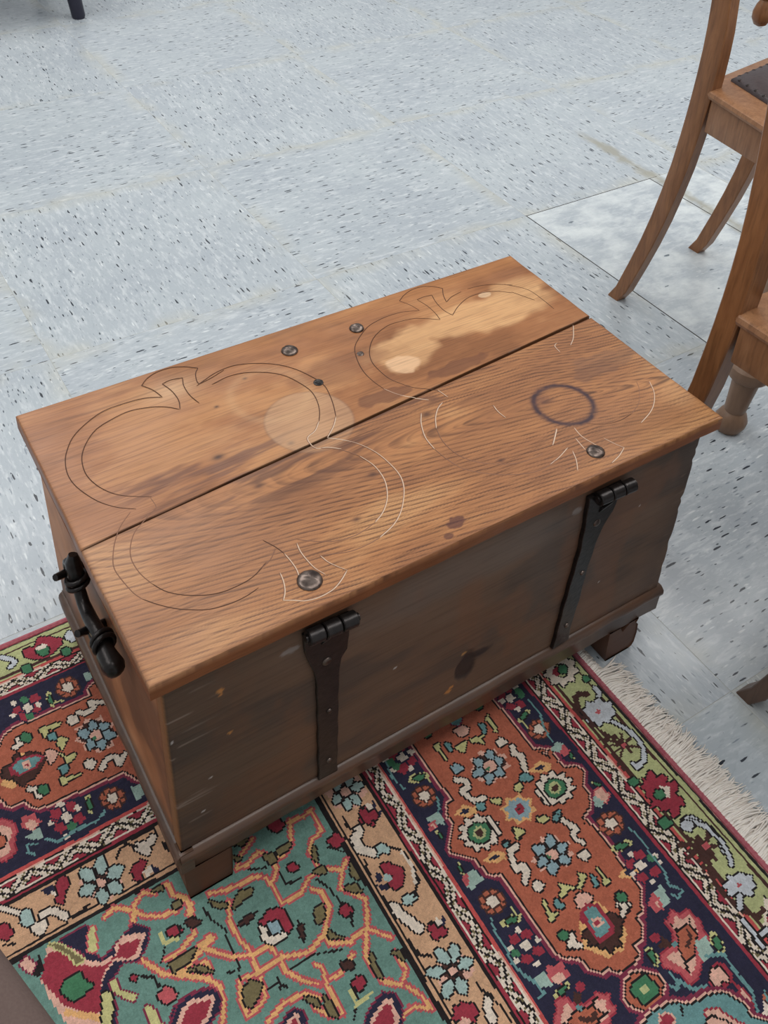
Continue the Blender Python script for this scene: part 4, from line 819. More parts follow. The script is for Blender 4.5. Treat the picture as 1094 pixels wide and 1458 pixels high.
0 4 -1 0 -50 159 -52 159 -53 159 -54 158 -56 158 -57 159 -57 161 -58 162 -58 164 -57 165 -56 165 -55 166 -53 166 -52 164 -52 162 -51 161
0 4 -1 0 -82 158 -83 157 -85 157 -86 157 -87 157 -88 158 -89 160 -90 161 -90 163 -89 163 -87 163 -86 164 -85 164 -84 163 -84 161 -83 160
0 4 -1 0 -72 135 -73 134 -74 134 -75 134 -77 134 -78 135 -78 137 -79 138 -79 140 -78 141 -77 141 -76 141 -74 141 -73 140 -73 138 -72 137
0 9 -1 0 -62 143 -64 141 -66 140 -68 141 -71 143 -72 146 -72 148 -70 150 -68 151 -66 150 -63 148 -62 146
0 4 0 0 -63 155 -64 154 -67 153 -68 152 -71 152 -72 155 -73 157 -74 159 -75 162 -73 163 -71 163 -69 164 -67 164 -65 162 -65 160 -63 157
0 16 -1 0 -94 167 -97 165 -100 165 -101 163 -104 161 -107 164 -109 167 -112 169 -115 172 -114 176 -112 178 -112 181 -111 185 -108 184 -105 182 -102 182 -98 181 -97 177 -97 174 -95 171
0 3 -1 0 -98 166 -100 164 -102 164 -104 163 -106 163 -108 166 -109 168 -110 170 -111 173 -109 175 -107 175 -105 176 -103 176 -101 173 -100 171 -99 169
0 7 -1 0 -115 159 -97 163 -97 148 -109 152
1 8 -1 28 -106 146 -115 150 -117 141 -111 136
1 8 -1 28 -97 147 -86 136 -63 139 -42 136 -30 142
0 16 2 0 -146 193 -133 193 -123 184 -120 170 -126 164 -128 150 -140 145 -152 153
0 3 -1 0 -147 188 -135 186 -125 179 -127 169 -131 164 -133 153 -141 150 -151 157
0 1 11 0 -134 166 -136 163 -139 162 -143 163 -147 166 -149 170 -149 175 -147 178 -143 179 -139 178 -136 174 -134 170
1 16 -1 79 90 -11 82 -8 64 -7 53 -6 35 1
1 16 -1 79 94 -15 97 -27 97 -48 120 -49 135 -39 154 -40 170 -51 179 -44
1 16 -1 79 144 25 162 23 173 25 172 7 171 -3 157 -5 148 -16 149 -37
1 16 -1 79 146 26 135 2 121 -5 112 1 99 13 83 7 71 8 80 19 100 29
1 16 -1 79 112 -1 108 -14 100 -22
1 16 -1 79 50 -17 42 -35 43 -56 48 -70 46 -94 27 -90 21 -105 20 -123 34 -121 43 -116 46 -99
1 16 -1 79 46 -94 74 -94 99 -104 121 -97 138 -78 139 -60 131 -51
1 16 -1 79 121 -97 121 -108 140 -117 161 -114 179 -135
1 16 -1 79 170 -51 158 -66 167 -77 176 -89 170 -103 161 -116
1 16 -1 79 161 -116 148 -136 148 -150 149 -164 164 -178 176 -169 174 -149
1 16 -1 79 73 -91 69 -105 80 -122 94 -135
1 16 -1 79 99 -117 104 -123 100 -140 101 -169 89 -164 80 -149
1 16 -1 79 35 -137 55 -131 77 -134 92 -148
1 16 -1 79 68 -77 69 -88
1 16 -1 79 68 -77 48 -76 29 -67 12 -49 7 -43
1 16 -1 79 22 -41 6 -45 -15 -54 -26 -53 -3 -70 8 -84 5 -101 -4 -116
1 16 -1 79 -20 -38 -2 -43
1 16 -1 79 14 2 7 -23
1 16 -1 79 4 17 14 2 8 -6
1 16 -1 79 136 -129 115 -138 105 -135
1 16 -1 79 168 -181 176 -196 179 -211 165 -200 149 -201
1 16 -1 76 -69 35 -57 39 -48 33 -39 25 -31 14 -17 6 -1 3 13 10 2 19 1 33 -15 31 -25 38 -37 31 -47 10
1 16 -1 76 13 10 9 -14 6 -27 -13 -35 -29 -34
1 16 -1 76 -52 -20 -43 -34 -36 -46 -18 -57 3 -73
1 16 -1 76 -20 -53 4 -41 19 -38
1 16 -1 76 -9 -56 4 -56 7 -64
1 18 -1 33 90 -11 82 -8 64 -7 53 -6 35 1
1 18 -1 33 94 -15 97 -27 97 -48 120 -49 135 -39 154 -40 170 -51 179 -44
1 18 -1 33 144 25 162 23 173 25 172 7 171 -3 157 -5 148 -16 149 -37
1 18 -1 33 146 26 135 2 121 -5 112 1 99 13 83 7 71 8 80 19 100 29
1 18 -1 33 112 -1 108 -14 100 -22
1 18 -1 33 50 -17 42 -35 43 -56 48 -70 46 -94 27 -90 21 -105 20 -123 34 -121 43 -116 46 -99
1 18 -1 33 46 -94 74 -94 99 -104 121 -97 138 -78 139 -60 131 -51
1 18 -1 33 121 -97 121 -108 140 -117 161 -114 179 -135
1 18 -1 33 170 -51 158 -66 167 -77 176 -89 170 -103 161 -116
1 18 -1 33 161 -116 148 -136 148 -150 149 -164 164 -178 176 -169 174 -149
1 18 -1 33 73 -91 69 -105 80 -122 94 -135
1 18 -1 33 99 -117 104 -123 100 -140 101 -169 89 -164 80 -149
1 18 -1 33 35 -137 55 -131 77 -134 92 -148
1 18 -1 33 68 -77 69 -88
1 18 -1 33 68 -77 48 -76 29 -67 12 -49 7 -43
1 18 -1 33 22 -41 6 -45 -15 -54 -26 -53 -3 -70 8 -84 5 -101 -4 -116
1 18 -1 33 -20 -38 -2 -43
1 18 -1 33 14 2 7 -23
1 18 -1 33 4 17 14 2 8 -6
1 18 -1 33 136 -129 115 -138 105 -135
1 18 -1 33 168 -181 176 -196 179 -211 165 -200 149 -201
1 18 -1 32 -69 35 -57 39 -48 33 -39 25 -31 14 -17 6 -1 3 13 10 2 19 1 33 -15 31 -25 38 -37 31 -47 10
1 18 -1 32 13 10 9 -14 6 -27 -13 -35 -29 -34
1 18 -1 32 -52 -20 -43 -34 -36 -46 -18 -57 3 -73
1 18 -1 32 -20 -53 4 -41 19 -38
1 18 -1 32 -9 -56 4 -56 7 -64
0 19 11 0 118 4 130 5 138 3 130 -1 118 -1
0 19 11 0 102 7 114 5 112 -7 105 -6
0 19 11 0 53 -21 62 -15 78 -16 75 -22 62 -24 50 -27
0 19 11 0 32 -6 47 -18 45 -22 34 -14
0 19 11 0 157 -8 155 -20 150 -30 148 -24
0 19 11 0 141 -36 153 -35 155 -45 146 -42
0 19 11 0 124 -70 135 -70 130 -82 121 -87 120 -80
0 19 11 0 126 -91 128 -100 140 -113 124 -103
0 19 11 0 181 -48 183 -65 179 -69 175 -61
0 19 11 0 161 -68 175 -70 177 -82 167 -77
0 19 11 0 152 -137 155 -140 151 -152 153 -165 148 -160 148 -147
0 19 11 0 74 -135 85 -144 84 -154 79 -145
0 19 11 0 92 -143 95 -153 96 -171 89 -164
0 19 11 0 25 -100 37 -96 45 -104 40 -111 25 -118 23 -114
0 19 11 0 -21 -40 -1 -44 -10 -49 -24 -49
0 19 11 0 -13 -56 -2 -57 8 -70 -3 -64
0 19 11 0 72 26 82 17 75 15
0 19 11 0 -3 11 6 11 5 6 -4 5
0 19 11 0 -28 -40 -13 -41 2 -40 -8 -49 -27 -50
0 19 11 0 -8 -54 2 -60 5 -69 -5 -61
0 19 11 0 -18 35 -5 35 -5 28
0 19 11 0 77 36 99 33 87 28
0 19 11 0 171 -147 179 -150 181 -164 176 -155
0 2 11 0 130 -25 128 -26 126 -26 124 -26 122 -26 121 -24 120 -22 119 -20 119 -18 121 -17 123 -17 125 -17 127 -17 128 -19 129 -21 130 -23
0 2 11 0 159 -93 156 -94 154 -94 152 -94 149 -94 148 -92 147 -90 146 -88 146 -85 148 -84 150 -84 153 -84 155 -84 157 -86 157 -88 158 -90
0 2 11 0 138 25 135 23 132 23 130 22 126 22 124 26 123 29 122 31 121 35 124 37 127 36 130 38 134 38 136 34 136 31 138 28
0 2 11 0 188 -25 185 -26 182 -26 179 -27 176 -27 174 -24 174 -21 172 -18 172 -15 175 -14 178 -14 180 -13 184 -13 186 -16 186 -19 188 -21
0 2 11 0 136 -158 133 -159 131 -159 128 -160 125 -160 124 -157 123 -155 122 -153 121 -150 124 -149 127 -149 129 -148 132 -149 134 -151 134 -154 135 -156
0 2 11 0 -3 -18 -5 -19 -7 -19 -8 -20 -11 -20 -12 -18 -12 -16 -13 -14 -14 -12 -12 -11 -10 -11 -9 -11 -7 -11 -5 -13 -5 -14 -4 -16
0 2 11 0 -59 -36 -60 -37 -61 -37 -62 -37 -64 -37 -65 -36 -65 -34 -66 -33 -66 -32 -65 -31 -64 -31 -63 -31 -61 -31 -60 -32 -60 -33 -59 -35
0 2 11 0 -161 75 -161 75 -161 75 -161 75 -161 75 -161 75 -161 75 -161 75 -161 75 -161 75 -161 75 -161 75 -161 75 -161 75 -161 75 -161 75
0 4 11 0 66 -56 73 -57 70 -69 88 -74 88 -80 70 -79 64 -70
0 2 11 0 69 -52 81 -47 92 -49 97 -57 95 -67 96 -73 90 -77 86 -73 88 -62 76 -56 71 -58
0 5 11 0 74 -57 86 -61 84 -72 74 -70
1 11 -1 24 110 -17 110 -33 127 -35
1 11 -1 24 141 -45 148 -60 152 -81
1 11 -1 24 155 -94 150 -106
1 11 -1 24 24 -10 26 -23 34 -39 32 -66
1 11 -1 24 47 -44 59 -43 72 -41
1 11 -1 24 76 -108 102 -108 130 -119
1 11 -1 24 19 -78 31 -82 33 -72
1 11 -1 24 28 -91 30 -81
1 11 -1 24 48 -112 59 -112 66 -122
1 11 -1 24 61 -108 59 -118
1 11 -1 24 121 -155 120 -168 137 -167
1 11 -1 24 81 2 99 -6
1 11 -1 24 104 -72 99 -93
1 11 -1 24 168 -21 180 -34
1 11 -1 24 114 -171 107 -180
1 11 -1 18 -23 -21 -33 -34
1 11 -1 18 -55 -37 -45 -44 -44 -55
0 13 11 0 48 -43 64 -39 66 -44 57 -46
0 13 11 0 100 -76 106 -77 101 -91 99 -87
0 13 11 0 121 -128 132 -132 132 -140 122 -137
0 13 11 0 2 -13 11 -13 17 -20 8 -19
0 13 11 0 1 -13 10 -12 17 -21 6 -21
1 17 -1 44 -24 -10 -24 -20 -11 -22 -12 -13
0 2 11 0 -17 -9 -6 -10 -8 -19 -17 -17
0 16 11 0 -31 -71 -34 -72 -37 -72 -39 -73 -43 -73 -45 -69 -46 -66 -48 -64 -48 -60 -46 -59 -43 -59 -40 -58 -37 -58 -34 -62 -34 -65 -32 -67
1 17 -1 37 117 -156 116 -170 136 -168
0 0 14 0 -115 38 -105 37 -87 37 -90 9 -84 -3 -44 13 -33 2 -38 -10 -53 -22 -67 -15 -77 -21 -87 -27 -86 -47 -94 -69 -113 -57 -90 -13 -96 4 -100 17 -111 30
0 3 -1 0 -128 38 -117 37 -103 19 -99 8 -87 -3 -71 -5 -68 4 -58 9 -47 4 -36 0 -43 -8 -52 -20 -64 -15 -75 -10 -86 -16 -92 -24 -100 -35 -102 -57 -113 -57 -132 -39 -141 -3 -142 12 -134 23
0 2 -1 0 -134 27 -128 32 -117 26 -110 15 -110 9 -94 -3 -84 -9 -68 -4 -65 2 -56 1 -51 -2 -42 -3 -54 -15 -62 -14 -72 -7 -81 -11 -90 -18 -96 -30 -101 -46 -117 -36 -130 -21 -138 1 -142 12
0 19 17 0 -127 40 -116 34 -104 15 -99 6 -107 7 -111 19 -119 30
0 17 16 0 -87 30 -80 34 -85 8 -94 11
0 9 11 0 -127 -5 -121 -1 -110 -2 -105 -2 -106 -8 -101 -17 -99 -22 -107 -21 -115 -24 -122 -22 -128 -10
1 18 -1 60 -129 -29 -118 -38 -103 -50
0 17 14 0 -86 -24 -78 -25 -77 -39 -64 -51 -71 -53 -83 -39
0 17 11 0 -94 -31 -86 -34 -89 -49 -98 -63 -104 -58
0 11 -1 0 -148 19 -137 35 -136 18 -145 16
0 3 14 0 -156 36 -148 40 -142 28 -149 22
0 0 14 0 -1 -81 3 -92 -5 -102 -21 -109 -37 -110 -48 -91 -39 -79 -25 -76 -13 -78
0 3 -1 0 -5 -85 -3 -91 -7 -95 -12 -102 -23 -106 -36 -107 -44 -92 -35 -82 -25 -80 -14 -83
0 2 -1 0 -9 -88 -9 -92 -13 -95 -16 -100 -25 -103 -35 -103 -40 -93 -33 -85 -25 -84 -16 -86
0 0 14 0 1 -83 5 -94 -2 -104 -19 -111 -34 -112 -46 -92 -36 -80 -23 -77 -10 -80
0 3 -1 0 -2 -87 0 -93 -5 -96 -10 -104 -20 -108 -33 -108 -41 -93 -32 -84 -22 -81 -11 -85
0 2 -1 0 -6 -90 -6 -94 -10 -97 -13 -101 -22 -104 -32 -105 -38 -95 -30 -87 -22 -85 -13 -88
0 0 14 0 145 -174 155 -182 153 -195 143 -211 129 -221 109 -209 111 -192 121 -182 133 -177
0 3 -1 0 144 -179 150 -184 147 -190 147 -200 139 -209 129 -217 113 -207 116 -193 123 -186 135 -182
0 2 -1 0 142 -184 145 -188 143 -193 142 -199 136 -207 127 -213 117 -207 119 -195 126 -189 135 -186
0 0 14 0 60 -140 67 -146 67 -156 60 -168 51 -176 36 -167 37 -154 43 -146 52 -143
0 3 -1 0 60 -144 64 -147 62 -152 63 -159 58 -167 50 -173 39 -166 40 -155 45 -149 53 -146
0 2 -1 0 59 -148 60 -151 59 -154 59 -159 55 -165 49 -170 42 -165 43 -156 47 -152 53 -149
0 17 14 0 -62 -64 -56 -66 -55 -78 -53 -88 -64 -81
"""
RX0, RX1, RY0, RY1 = -620.0, 579.0, -640.0, 421.5          # millimetres on the floor
CELL = 2.15                                              # one knot
nx = int((RX1 - RX0) / CELL); ny = int((RY1 - RY0) / CELL)
gx = RX0 + (np.arange(nx) + 0.5) * CELL; gy = RY0 + (np.arange(ny) + 0.5) * CELL
GX, GY = np.meshgrid(gx, gy, indexing='ij')
I = np.zeros((nx, ny), np.int16)
def K(c): return KEYS.index(c)
# borders: band coordinate from the fringed end and from the selvedge
wob = (fbm(GX / 60, GY / 60, 3, 2) - 0.5) * 3
dR = 579 - GX + wob; dL = 421.5 - GY + wob
tR = np.interp(dR, [0, 59, 91, 309, 333, 392, 600], [0, 1, 2, 3, 4, 5, 6])
tL = np.interp(dL, [0, 53, 79, 292, 320, 377, 600], [0, 1, 2, 3, 4, 5, 6])
tt = np.minimum(tR, tL); along = np.where(tR <= tL, GY, GX)
I[:] = K('F')
I[tt < 5] = K('A'); I[tt < 3] = K('N'); I[tt < 1] = K('L')
def band(a, b, c): I[(tt >= a) & (tt < b)] = K(c)
band(0, .04, 'M'); band(.04, .075, 'P'); band(.075, .15, 'K'); band(.15, .24, 'L'); band(.24, .29, 'D'); band(.90, .98, 'D')
for a, flip in ((1, 0), (3, 1)):                       # the two guard stripes
    band(a, a + .13, 'Z'); band(a + .13, a + .17, 'P'); band(a + .17, a + .20, 'K')
    band(a + .20, a + .84, 'W'); band(a + .84, a + .87, 'K'); band(a + .87, a + 1.0, 'R')
    q = (tt - a - .20) / .64
    m = (q >= 0) & (q < 1)
    per = 48.0
    zig = np.abs(((along / per) % 1.0) - 0.5) * 2        # triangle wave
    z1 = q - .06 - .88 * zig
    I[m & (np.abs(z1) > .36) & (q > .10) & (q < .90)] = K('K')
    I[m & (np.abs(z1) > .48) & (q > .10) & (q < .90)] = K('R')
    I[m & (np.abs(z1) < .085)] = K('K')
    sl = ((along / 12.0) % 1.0) < .5
    I[m & (np.abs(np.abs(z1) - .20) < .055) & sl] = K('I')
band(4.0, 4.06, 'K'); band(4.10, 4.14, 'A'); band(4.90, 4.935, 'K'); band(4.985, 5.02, 'K')
wob2 = fbm(GX / 14, GY / 14, 9, 2) - .5
# scattered small buds in unseen stretches of the field and borders
def paint_poly(X, Y, P, col, out):
    P = np.asarray(P, float)
    x0, x1 = P[:, 0].min() - 6, P[:, 0].max() + 6; y0, y1 = P[:, 1].min() - 6, P[:, 1].max() + 6
    i0, i1 = np.searchsorted(gx, [x0, x1]); j0, j1 = np.searchsorted(gy, [y0, y1])
    if i1 - i0 < 1 or j1 - j0 < 1: return None
    x = GX[i0:i1, j0:j1]; y = GY[i0:i1, j0:j1]
    ins = np.zeros(x.shape, bool); n = len(P)
    for k in range(n):
        xa, ya = P[k]; xb, yb = P[(k + 1) % n]
        if ya == yb: continue
        c = ((ya > y) != (yb > y)) & (x < (xb - xa) * (y - ya) / (yb - ya) + xa)
        ins ^= c
    return i0, i1, j0, j1, ins
def dil(m, k=1):
    for _ in range(k):
        r = m.copy()
        r[1:] |= m[:-1]; r[:-1] |= m[1:]; r[:, 1:] |= m[:, :-1]; r[:, :-1] |= m[:, 1:]
        m = r
    return m
def seg_mask(P, w):
    P = np.asarray(P, float)
    x0, x1 = P[:, 0].min() - w - 6, P[:, 0].max() + w + 6; y0, y1 = P[:, 1].min() - w - 6, P[:, 1].max() + w + 6
    i0, i1 = np.searchsorted(gx, [x0, x1]); j0, j1 = np.searchsorted(gy, [y0, y1])
    if i1 - i0 < 1 or j1 - j0 < 1: return None
    x = GX[i0:i1, j0:j1]; y = GY[i0:i1, j0:j1]; d = np.full(x.shape, 1e9)
    for a, b in zip(P, P[1:]):
        v = b - a; L = max(v @ v, 1e-6)
        t = np.clip(((x - a[0]) * v[0] + (y - a[1]) * v[1]) / L, 0, 1)
        d = np.minimum(d, np.hypot(x - a[0] - t * v[0], y - a[1] - t * v[1]))
    d = d + wob2[i0:i1, j0:j1] * 1.6
    return i0, i1, j0, j1, d < max(w / 2, CELL * .52)
def stroke(kind, col, o, w, P):
    if kind == 'l':
        r = seg_mask(P, w)
    else:
        r = paint_poly(GX, GY, P, col, o)
    if r is None: return
    i0, i1, j0, j1, m = r; V = I[i0:i1, j0:j1]
    if kind == 'c':                                       # cartouche: magenta and pink rim inside a black line
        full = np.zeros((m.shape[0] + 0, m.shape[1]), bool); full |= m
        V[dil(full, 4)] = K('M'); V[dil(full, 2)] = K('P'); V[dil(full, 1)] = K('K'); V[full] = K(col)
        e = V == K(col); n1 = fbm(GX[i0:i1, j0:j1] / 26, GY[i0:i1, j0:j1] / 26, 21, 2)
        pass
        return
    if o != '-': V[dil(m, 1)] = K(o)
    V[m] = K(col)
ITEMS = []
for ln in RUG.strip().split('\n'):
    v = [int(t) for t in ln.split()]
    ITEMS.append(('plc'[v[0]], KEYS[v[1]], KEYS[v[2]] if v[2] >= 0 else '-', v[3] / 10, list(zip(v[4::2], v[5::2]))))
main = [k for k in ITEMS if k[0] == 'c']; rest = [k for k in ITEMS if k[0] != 'c']
def shifted(items, dx, dy, keep):
    for k, c, o, w, P in items:
        cx_ = sum(p[0] for p in P) / len(P); cy_ = sum(p[1] for p in P) / len(P)
        if keep(cx_, cy_): yield (k, c, o, w, [(a + dx, b + dy) for a, b in P])
# repeats beyond the frame, then the traced ornaments over them
BASE = I.copy()
for it in list(shifted(ITEMS, 0, -352, lambda a, b: a > 192)): stroke(*it)
for it in list(shifted(ITEMS, -206, 0, lambda a, b: a < 60 and b > 46)): stroke(*it)
for it in list(shifted(rest, -175, 20, lambda a, b: a < 182 and b < 44 and a > -20)): stroke(*it)
for it in list(shifted(rest, 10, -290, lambda a, b: a < 182 and b < 44)): stroke(*it)
for it in list(shifted(rest, -240, -230, lambda a, b: a < 182 and b < 44)): stroke(*it)
SEEN = (GX > -192) & (GY > -14 - (GX + 187) * .6025)
SEEN &= ~((GX > 440) & (GY < -388 + (GX - 457) * .84))
I[SEEN] = BASE[SEEN]
for it in ITEMS: stroke(*it)

knot = PALA[I]
n0 = fbm(GX / 5, GY / 5, 31, 2)[..., None]; n1 = np.random.RandomState(5).rand(nx, ny, 1)
n2 = fbm(GX / 90, GY / 14, 37, 3)[..., None]
knot = knot * (0.74 + 0.22 * n0 + 0.20 * n1 + 0.26 * n2)
grey = knot.mean(-1, keepdims=True); knot = knot * 0.86 + grey * 0.14
vx = (RX0 + np.arange(nx + 1) * CELL) / 1000; vy = (RY0 + np.arange(ny + 1) * CELL) / 1000
VX, VY = np.meshgrid(vx, vy, indexing='ij')
VZ = 0.0098 + 0.0022 * fbm(VX * 1000 / 3.2, VY * 1000 / 3.2, 41, 2) + 0.0012 * fbm(VX * 16, VY * 16, 44, 2)
edge = np.minimum.reduce([VX - vx[0], vx[-1] - VX, VY - vy[0], vy[-1] - VY])
VZ = VZ * sst(-0.004, 0.006, edge) + 0.0005
verts = np.stack([VX, VY, VZ], -1).reshape(-1, 3)
ii, jj = np.meshgrid(np.arange(nx), np.arange(ny), indexing='ij')
a = (ii * (ny + 1) + jj).ravel(); q = np.stack([a, a + ny + 1, a + ny + 2, a + 1], -1)
def quick_mesh(name, verts, quads):
    me = bpy.data.meshes.new(name)
    me.vertices.add(len(verts)); me.vertices.foreach_set('co', np.asarray(verts, np.float32).ravel())
    me.loops.add(quads.size); me.loops.foreach_set('vertex_index', quads.astype(np.int32).ravel())
    me.polygons.add(len(quads)); me.polygons.foreach_set('loop_start', (np.arange(len(quads)) * quads.shape[1]).astype(np.int32))
    me.update(calc_edges=True); me.validate(); return me
RUGO = Vector((0.0, -0.1, 0.0))
rug = empty('rug', RUGO)
tag(rug, 'patterned wool rug in red, navy and green with white fringe under the chest', 'rug')
me = quick_mesh('pile', verts - np.array(RUGO), q)
at = me.attributes.new('knot', 'FLOAT_COLOR', 'CORNER')
cc = np.ones((len(q), 4, 4), np.float32); cc[:, :, :3] = knot.reshape(-1, 3)[:, None, :]
at.data.foreach_set('color', cc.ravel())
N = NT('wool_pile', 0.95, 0.12)
an = N.n('ShaderNodeAttribute', attribute_name='knot')
fz = N.noise(N.coord('Object'), 900, 2)
N.b.inputs['Sheen Weight'].default_value = 0.12; N.b.inputs['Sheen Roughness'].default_value = 0.6
N.bump(fz, 0.5, 0.0015)
MAT_PILE = N.base(N.mix(0.35, an.outputs['Color'], N.mix(1.0, an.outputs['Color'], N.ramp(fz, [(0.3, (.55, .55, .55, 1)), (0.7, (1.35, 1.35, 1.35, 1))]), 'MULTIPLY')))
smooth(me, 180)
link('pile', me, MAT_PILE, rug)
# overcast edges
Nb = NT('edge_binding', 0.9, 0.1)
MAT_BIND = Nb.base(Nb.mix(Nb.noise(Nb.coord('Object', (1, 1, 1)), 260, 2), lin4((150, 52, 78)), lin4((196, 130, 132))))
bm = bmesh.new()
add_tube(bm, [(0.580, y / 1000 , 0.006) for y in np.linspace(RY0, 421, 60)], 0.0042, 8)
link('end_binding', bm_mesh('end_binding', bm), MAT_BIND, rug, -RUGO)
bm = bmesh.new()
add_tube(bm, [(x / 1000, 0.4225, 0.006) for x in np.linspace(RX0, 580, 60)], 0.0045, 8)
link('selvedge', bm_mesh('selvedge', bm), MAT_BIND, rug, -RUGO)
# fringe: cotton strands lying on the tiles
Nf = NT('cotton_fringe', 0.85, 0.2)
MAT_FRINGE = Nf.base(Nf.mix(Nf.noise(Nf.coord('Object'), 60, 2), lin4((250, 244, 236)), lin4((236, 226, 216))))
rs = random.Random(8)
bm = bmesh.new()
y = RY0 / 1000
while y < 0.42:
    lean = 0.5 * math.sin(y * 37) + 0.35 * math.sin(y * 91 + 1)
    for k in range(4):
        L = 0.050 + rs.uniform(-0.013, 0.006) + 0.004 * math.sin(y * 23); dy = lean * 0.008 + rs.gauss(0, 0.004)
        if -0.004 < y < 0.096 or 0.290 < y < 0.398: L = min(L, 0.018 + rs.uniform(0, .003)); dy *= .3
        yy = y + rs.uniform(-0.0014, 0.0014)
        z0 = 0.004 + k * 0.0014
        pts = [(0.580, yy, 0.007), (0.588, yy + dy * .1, z0 + 0.002 + rs.uniform(0, .002)), (0.580 + L * .5, yy + dy * .45 + rs.gauss(0, .001), z0 + rs.uniform(0, .002)),
               (0.580 + L * .8, yy + dy * .8 + rs.gauss(0, .0016), 0.0018 + k * .001), (0.580 + L, yy + dy * 1.2 + rs.gauss(0, .002), 0.0012)]
        add_tube(bm, pts, [0.0013, 0.0013, 0.0012, 0.0011, 0.0004], 4, False)
    y += 0.0021
fr = link('fringe', bm_mesh('fringe', bm, 180), MAT_FRINGE, rug, -RUGO); tag(fr, kind='stuff')

# ------------------------------------------------------------------ wooden chest
ZT = 0.3991; LT = 0.0185
CO = Vector((0.35, 0.2, 0.0))
chest = empty('chest', CO)
tag(chest, 'small old wooden chest with scribed lid, iron strap hinges and stubby block feet', 'chest')

def grid_board(name, P, n0, n1, thick, normal, colf, mat, edge_r=0.0025, relief=None, edge_shift=None):
    """a board with one densely gridded face; P = four face corners (u0v0, u1v0, u1v1, u0v1)"""
    P = [np.array(p, float) for p in P]; nrm = np.array(normal, float)
    u = np.linspace(0, 1, n0 + 1); v = np.linspace(0, 1, n1 + 1)
    U, V = np.meshgrid(u, v, indexing='ij')
    X = ((1 - U) * (1 - V))[..., None] * P[0] + (U * (1 - V))[..., None] * P[1] + (U * V)[..., None] * P[2] + ((1 - U) * V)[..., None] * P[3]
    if edge_shift is not None: X = X + edge_shift(U, V, X)
    du = np.minimum(U, 1 - U) * np.linalg.norm(P[1] - P[0]); dv = np.minimum(V, 1 - V) * np.linalg.norm(P[3] - P[0])
    d = np.minimum(du, dv)
    h = np.where(d < edge_r, -(edge_r - np.sqrt(np.maximum(edge_r ** 2 - (edge_r - d) ** 2, 0))), 0)
    if relief is not None: h = h + relief(X)
    F = X + h[..., None] * nrm
    col = colf(X.reshape(-1, 3))
    top = F.reshape(-1, 3); N1 = n1 + 1
    loop = [i * N1 for i in range(n0 + 1)] + [n0 * N1 + j for j in range(1, n1 + 1)] + [i * N1 + n1 for i in range(n0 - 1, -1, -1)] + [j for j in range(n1 - 1, 0, -1)]
    loop = np.array(loop)
    Xf = X.reshape(-1, 3)
    low = Xf[loop] - nrm * thick; low2 = Xf[loop] - nrm * (thick * 0.5)
    verts = np.concatenate([top, low2, low]); nt = len(top); nl = len(loop)
    ii, jj = np.meshgrid(np.arange(n0), np.arange(n1), indexing='ij')
    a = (ii * N1 + jj).ravel(); Q = np.stack([a, a + N1, a + N1 + 1, a + 1], -1)
    k = np.arange(nl); k1 = (k + 1) % nl
    S1 = np.stack([loop[k], nt + k, nt + k1, loop[k1]], -1)
    S2 = np.stack([nt + k, nt + nl + k, nt + nl + k1, nt + k1], -1)
    b = nt + nl                                   # underside: quads between the opposite long edges
    B = [(b + i, b + i + 1, b + (2 * n0 + n1 - i - 1), b + (2 * n0 + n1 - i)) for i in range(n0)]
    faces = np.concatenate([Q, S1, S2, np.array(B)[:, ::-1]])
    if np.dot(np.cross(P[1] - P[0], P[3] - P[0]), nrm) < 0: faces = faces[:, ::-1]
    me = quick_mesh(name, verts - np.array(CO), faces)
    at = me.attributes.new('tone', 'FLOAT_COLOR', 'POINT')
    c = np.ones((len(verts), 4), np.float32)
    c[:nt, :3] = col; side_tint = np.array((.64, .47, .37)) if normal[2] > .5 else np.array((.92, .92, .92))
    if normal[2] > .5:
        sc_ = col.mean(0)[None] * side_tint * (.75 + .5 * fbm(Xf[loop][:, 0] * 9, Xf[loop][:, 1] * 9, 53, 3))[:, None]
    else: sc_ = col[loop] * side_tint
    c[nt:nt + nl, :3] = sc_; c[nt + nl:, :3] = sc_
    at.data.foreach_set('color', c.ravel())
    smooth(me, 50)
    return link(name, me, mat, chest)

def wood_attr(name, rough, sx, sy, pore=0.25, spec=0.4, axis='X', bump=0.15):
    N = NT(name, rough, spec)
    a = N.n('ShaderNodeAttribute', attribute_name='tone')
    v = N.coord('Object', (sx, sy, sy))
    p1 = N.noise(v, 1.0, 3, 0.6)
    c = N.mix(pore, a.outputs['Color'], N.mix(1.0, a.outputs['Color'], N.ramp(p1, [(0.32, (.42, .40, .40, 1)), (0.50, (1, 1, 1, 1)), (0.75, (1.22, 1.2, 1.16, 1))]), 'MULTIPLY'))
    N.l(N.ramp(N.noise(N.coord('Object'), 14, 3), [(0.3, (rough - .07,) * 3 + (1,)), (0.7, (rough + .09,) * 3 + (1,))]), N.b.inputs['Roughness'])
    N.bump(p1, bump, 0.0008)
    return N.base(c)
MAT_LID = wood_attr('oak_lid', 0.40, 14, 520, 0.42, 0.32)
MAT_FRONT = wood_attr('dark_stained_oak', 0.5, 10, 300, 0.35, 0.35)
MAT_SIDE = wood_attr('brown_oak_side', 0.5, 300, 12, 0.4, 0.3)

